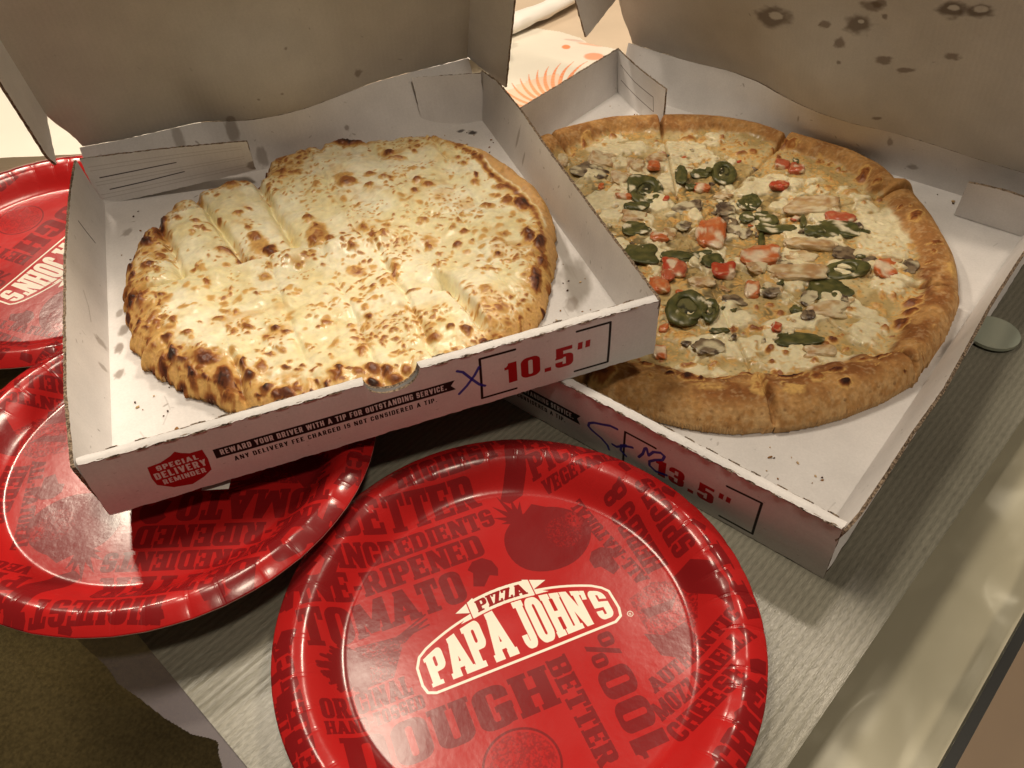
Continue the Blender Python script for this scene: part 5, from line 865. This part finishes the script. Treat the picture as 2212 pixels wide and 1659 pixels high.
# crumpled plastic sheets
def crumple(name, x0, x1, y0, y1, z, amp, seed, m, label, cat, n=150, rot=0, c=(0, 0), outline=None, group=None, crease=False):
    U, V_ = np.meshgrid(np.linspace(x0, x1, n), np.linspace(y0, y1, n)); s = 1/.05
    r = np.abs(fbm(U*s*.6+seed, V_*s*.6, seed, 2)-.5)*2; f = np.abs(fbm(U*s*1.7+seed, V_*s*1.7, seed+4, 2)-.5)*2; w = worley(U*s*.5+seed, V_*s*.5, seed+2)
    if crease:      # flat facets meeting in sharp creases: upper envelope of random tilted planes
        rg = np.random.RandomState(seed); w = np.full(U.shape, -9.)
        for k in range(150):
            cx, cy = rg.uniform(x0, x1), rg.uniform(y0, y1); d = np.hypot(U-cx, V_-cy); w = np.maximum(w, rg.uniform(.3, 1)+((U-cx)*rg.normal()+(V_-cy)*rg.normal())*9-d*22)
        w = (w-w.min())/(w.max()-w.min()); r = r*0; f = f*.3
    Z = z+amp*(.8*w+.55*r+.25*f); Vv = np.stack([U, V_, Z], -1).reshape(-1, 3); F = gridfaces(n, n)
    if outline is not None:
        ctr = Vv[F].mean(1); ins = np.zeros(len(F), bool); P = np.array(outline)
        for i in range(len(P)):
            (xa, ya), (xb, yb) = P[i], P[(i+1) % len(P)]
            cnd = (ya > ctr[:, 1]) != (yb > ctr[:, 1]); ins ^= cnd & (ctr[:, 0] < (xb-xa)*(ctr[:, 1]-ya)/(yb-ya+1e-12)+xa)
        F = F[ins]; us = np.unique(F); mp_ = np.zeros(len(Vv), int); mp_[us] = np.arange(len(us)); Vv = Vv[us]; F = mp_[F]
    o = mesh(name, Vv, F, m, uv=np.c_[(Vv[:, 0]-x0)/(x1-x0), (Vv[:, 1]-y0)/(y1-y0)]); o.rotation_euler = (0, 0, rot); o.location = (c[0], c[1], 0)
    if n <= 40: o.data.polygons.foreach_set('use_smooth', np.zeros(len(o.data.polygons), bool))
    return tag(o, label, cat, group)
def plastic(name, colr, alpha, rough=.25, image=None):
    m, nt, b = mat(name); b.inputs['Base Color'].default_value = colr+(1,); b.inputs['Roughness'].default_value = rough; b.inputs['Alpha'].default_value = alpha; b.inputs['Specular IOR Level'].default_value = .6
    if image:
        uvn = node(nt, 'ShaderNodeUVMap'); ti = node(nt, 'ShaderNodeTexImage', image=image, extension='CLIP'); nt.links.new(uvn.outputs[0], ti.inputs[0]); mx = node(nt, 'ShaderNodeMix', data_type='RGBA'); nt.links.new(ti.outputs['Alpha'], mx.inputs[0]); mx.inputs[6].default_value = colr+(1,); nt.links.new(ti.outputs['Color'], mx.inputs[7]); nt.links.new(mx.outputs[2], b.inputs['Base Color'])
    return m
# floor seen through the glass, with a dark sheet added to darken its left side
fm, nt, b = simple('floor_tile', (.92, .72, .53), .35, .4, .08, 3)
floor_o = mesh('floor', [(-4, -3, -.45), (4, -3, -.45), (4, 5, -.45), (-4, 5, -.45)], [(0, 1, 2, 3)], fm, smooth=False); tag(floor_o, kind='structure')
rm, nt, b = simple('dark_sheet_tone', (.10, .075, .035), .95, .1, .3, 300, .002)
dark_sheet = slab('dark_sheet', [(-3.2, -1.2), (-.02, -1.2), (-.02, .33), (-.35, .70), (-.8, 1.25), (-3.2, 1.5)], -.45, -.442, rm, rm); tag(dark_sheet, 'dark olive sheet added on the floor under the left side of the glass table', 'dark_sheet')
# clear bag under the mat edge at the lower left
crumple('plastic_bag', -.36, -.06, .06, .30, .0001, .0004, 3, plastic('thin_plastic', (.20, .17, .19), .5, .35), 'thin clear plastic bag sticking out from under the left edge of the mat', 'plastic bag', n=600,
        outline=[(-.26, .25), (-.245, .215), (-.225, .207), (-.207, .201), (-.193, .19), (-.186, .184), (-.18, .177), (-.169, .17), (-.155, .16), (-.142, .1525), (-.133, .150), (-.130, .1485), (-.129, .144), (-.126, .138), (-.12, .130), (-.1, .125), (-.09, .16), (-.15, .26)])
# plastic bags on the shelf below the glass at the right
shelf = slab('shelf_board', [W2(-.14, -.30), W2(te-.002, -.30), W2(te-.002, 1.2), W2(-.14, 1.2)], -.034, -.030, simple('shelf_board_paint', (.66, .59, .45), .22, .5, .05, 8)[0], gs, tab)
crumple('plastic_bag', -.13, te-.0015, .10, .75, -.033, .017, 8, plastic('white_plastic', (.62, .57, .465), .92, .33), 'crumpled white plastic bag on the shelf below the right edge of the table', 'plastic bag', n=170, rot=MA, crease=True)
# printed bag between the boxes (canvas in mm, origin at x -30, y 600)
cvb = Canvas(0, 0, 200, 290, 4); OR = (.93, .56, .36)
px_, py_ = 102, 84
for k in range(15):
    a = math.radians(78+k*8.6); p = []
    for s_ in np.linspace(0, 1, 16): r_ = 18+(62+6*math.sin(k*.5))*s_; aa = a-.55*s_+.1; p.append((px_+r_*math.cos(aa)*1.0, py_+r_*math.sin(aa)*1.08))
    for q0, q1, wd_ in zip(p[:-1], p[1:], 3.4*np.sin(np.linspace(.5, 3.0, 15))+.3): cvb.line([q0, q1], wd_, OR, .8)
cvb.poly([(px_+(74 if k % 2 else 66)*math.cos(math.radians(100+k*5)), py_+70*math.sin(math.radians(100+k*5))) for k in range(20)]+[(px_, py_)], (.95, .74, .58), .45)
cvb.blob(103, 213, 4.5, 0, 0, 6, OR, .95, wob=.05); cvb.blob(127, 184, 10, 0, 0, 9, OR, .75, wob=.1); cvb.blob(128, 214, 14, -8, 1, 3, OR, .5); cvb.blob(112, 228, 10, -5, 1, 2.5, (.8, .5, .45), .4)
bagimg = cvb.image('bag_print')
crumple('plastic_bag', -.03, .17, .60, .89, .0012, .004, 12, plastic('printed_plastic', (.80, .75, .64), 1.0, .35, bagimg), 'white plastic bag with an orange fan print lying between the two boxes', 'plastic bag', n=200,
        outline=[(-.03, .60), (-.005, .60), (.02, .622), (.06, .668), (.104, .716), (.1285, .760), (.126, .79), (.113, .803), (.095, .818), (.089, .833), (.071, .854), (.048, .865), (.019, .856), (-.03, .84)])
bc, _, _ = simple('beige_sheet_tone', (.62, .50, .37), .55, .4, .05, 25, .001)
bo = slab('beige_sheet', [(-.24, .66), (-.012, .595), (.105, .7165), (.14, .76), (.60, .76), (1.1, 1.5), (.2, 2.0), (-.24, 2.0)], .0002, .0010, bc, bc); tag(bo, 'plain beige sheet added behind the two pizza boxes in place of the lit floor', 'beige sheet')  # added sheet, stands in for the beige floor that gets little light here
# rolled white plastic bag and tissue
def tube(name, P, r, m, label, cat, wob=.2, k=14, group=None):
    P = np.array(P, float); t = np.linspace(0, 1, 60); s = np.linspace(0, 1, len(P)); Q = np.stack([np.interp(t, s, P[:, i]) for i in range(3)], -1); V = []
    for i, q in enumerate(Q):
        d = Q[min(i+1, 59)]-Q[max(i-1, 0)]; d /= np.linalg.norm(d); a = np.cross(d, (0, 0, 1)); a /= np.linalg.norm(a); b_ = np.cross(a, d)
        for j in range(k): an = 2*math.pi*j/k; rr_ = r*(1+wob*(vn(i/6., j*1.3, 5)-.5)*2)*(1-.25*t[i]); V.append(q+rr_*(a*math.cos(an)+b_*math.sin(an)*.7))
    F = [(i*k+j, i*k+(j+1) % k, (i+1)*k+(j+1) % k, (i+1)*k+j) for i in range(59) for j in range(k)]
    return tag(mesh(name, V, F, m), label, cat, group)
wp = plastic('white_tissue', (.86, .82, .76), 1.0, .6)
tube('rolled_napkin', [(-.02, .82, .012), (.012, .845, .012), (.04, .872, .012), (.075, .905, .012), (.12, .955, .012)], .0125, wp, 'white paper napkin rolled into a tube behind the smaller box', 'napkin')
crumple('paper_napkin', -.06, .030, .74, .93, .006, .016, 21, wp, 'crumpled white paper napkin peeping out behind the right flap of the smaller box lid', 'napkin', n=110, outline=[(-.06, .75), (.004, .765), (.010, .772), (.006, .782), (.013, .792), (.011, .802), (.007, .812), (.016, .822), (.012, .838), (.004, .85), (.0, .87), (.018, .885), (.015, .905), (-.06, .92)])
# bright paper tablecloth at the back left
cvl = Canvas(0, 0, 500, 500, 2)
for k in range(14):
    rg = random.Random(k+3); x, y = rg.uniform(40, 460), rg.uniform(20, 450); a0 = rg.uniform(0, 6)
    for j in range(7): a = a0+j*.35; cvl.blob(x+26*math.cos(a)*.6+j*5, y+22*math.sin(a), 13*math.cos(a), 13*math.sin(a), -3*math.sin(a), 3*math.cos(a), (.86, .80, .68), .5, wob=.1)
crumple('table_cover', -.80, -.26, .655, 1.25, .0012, .003, 17, plastic('pale_table_cover', (.86, .82, .72), 1.0, .5, cvl.image('leaf_print')), 'cream paper table cover with a faint leaf print at the back left of the table', 'table cover', n=140)
# scrap of white paper under the front of the small box
crumple('paper_scrap', -.150, -.137, .254, .272, .0345, .0008, 5, wp, 'small white paper scrap under the front edge of the smaller pizza box', 'paper scrap', n=20)
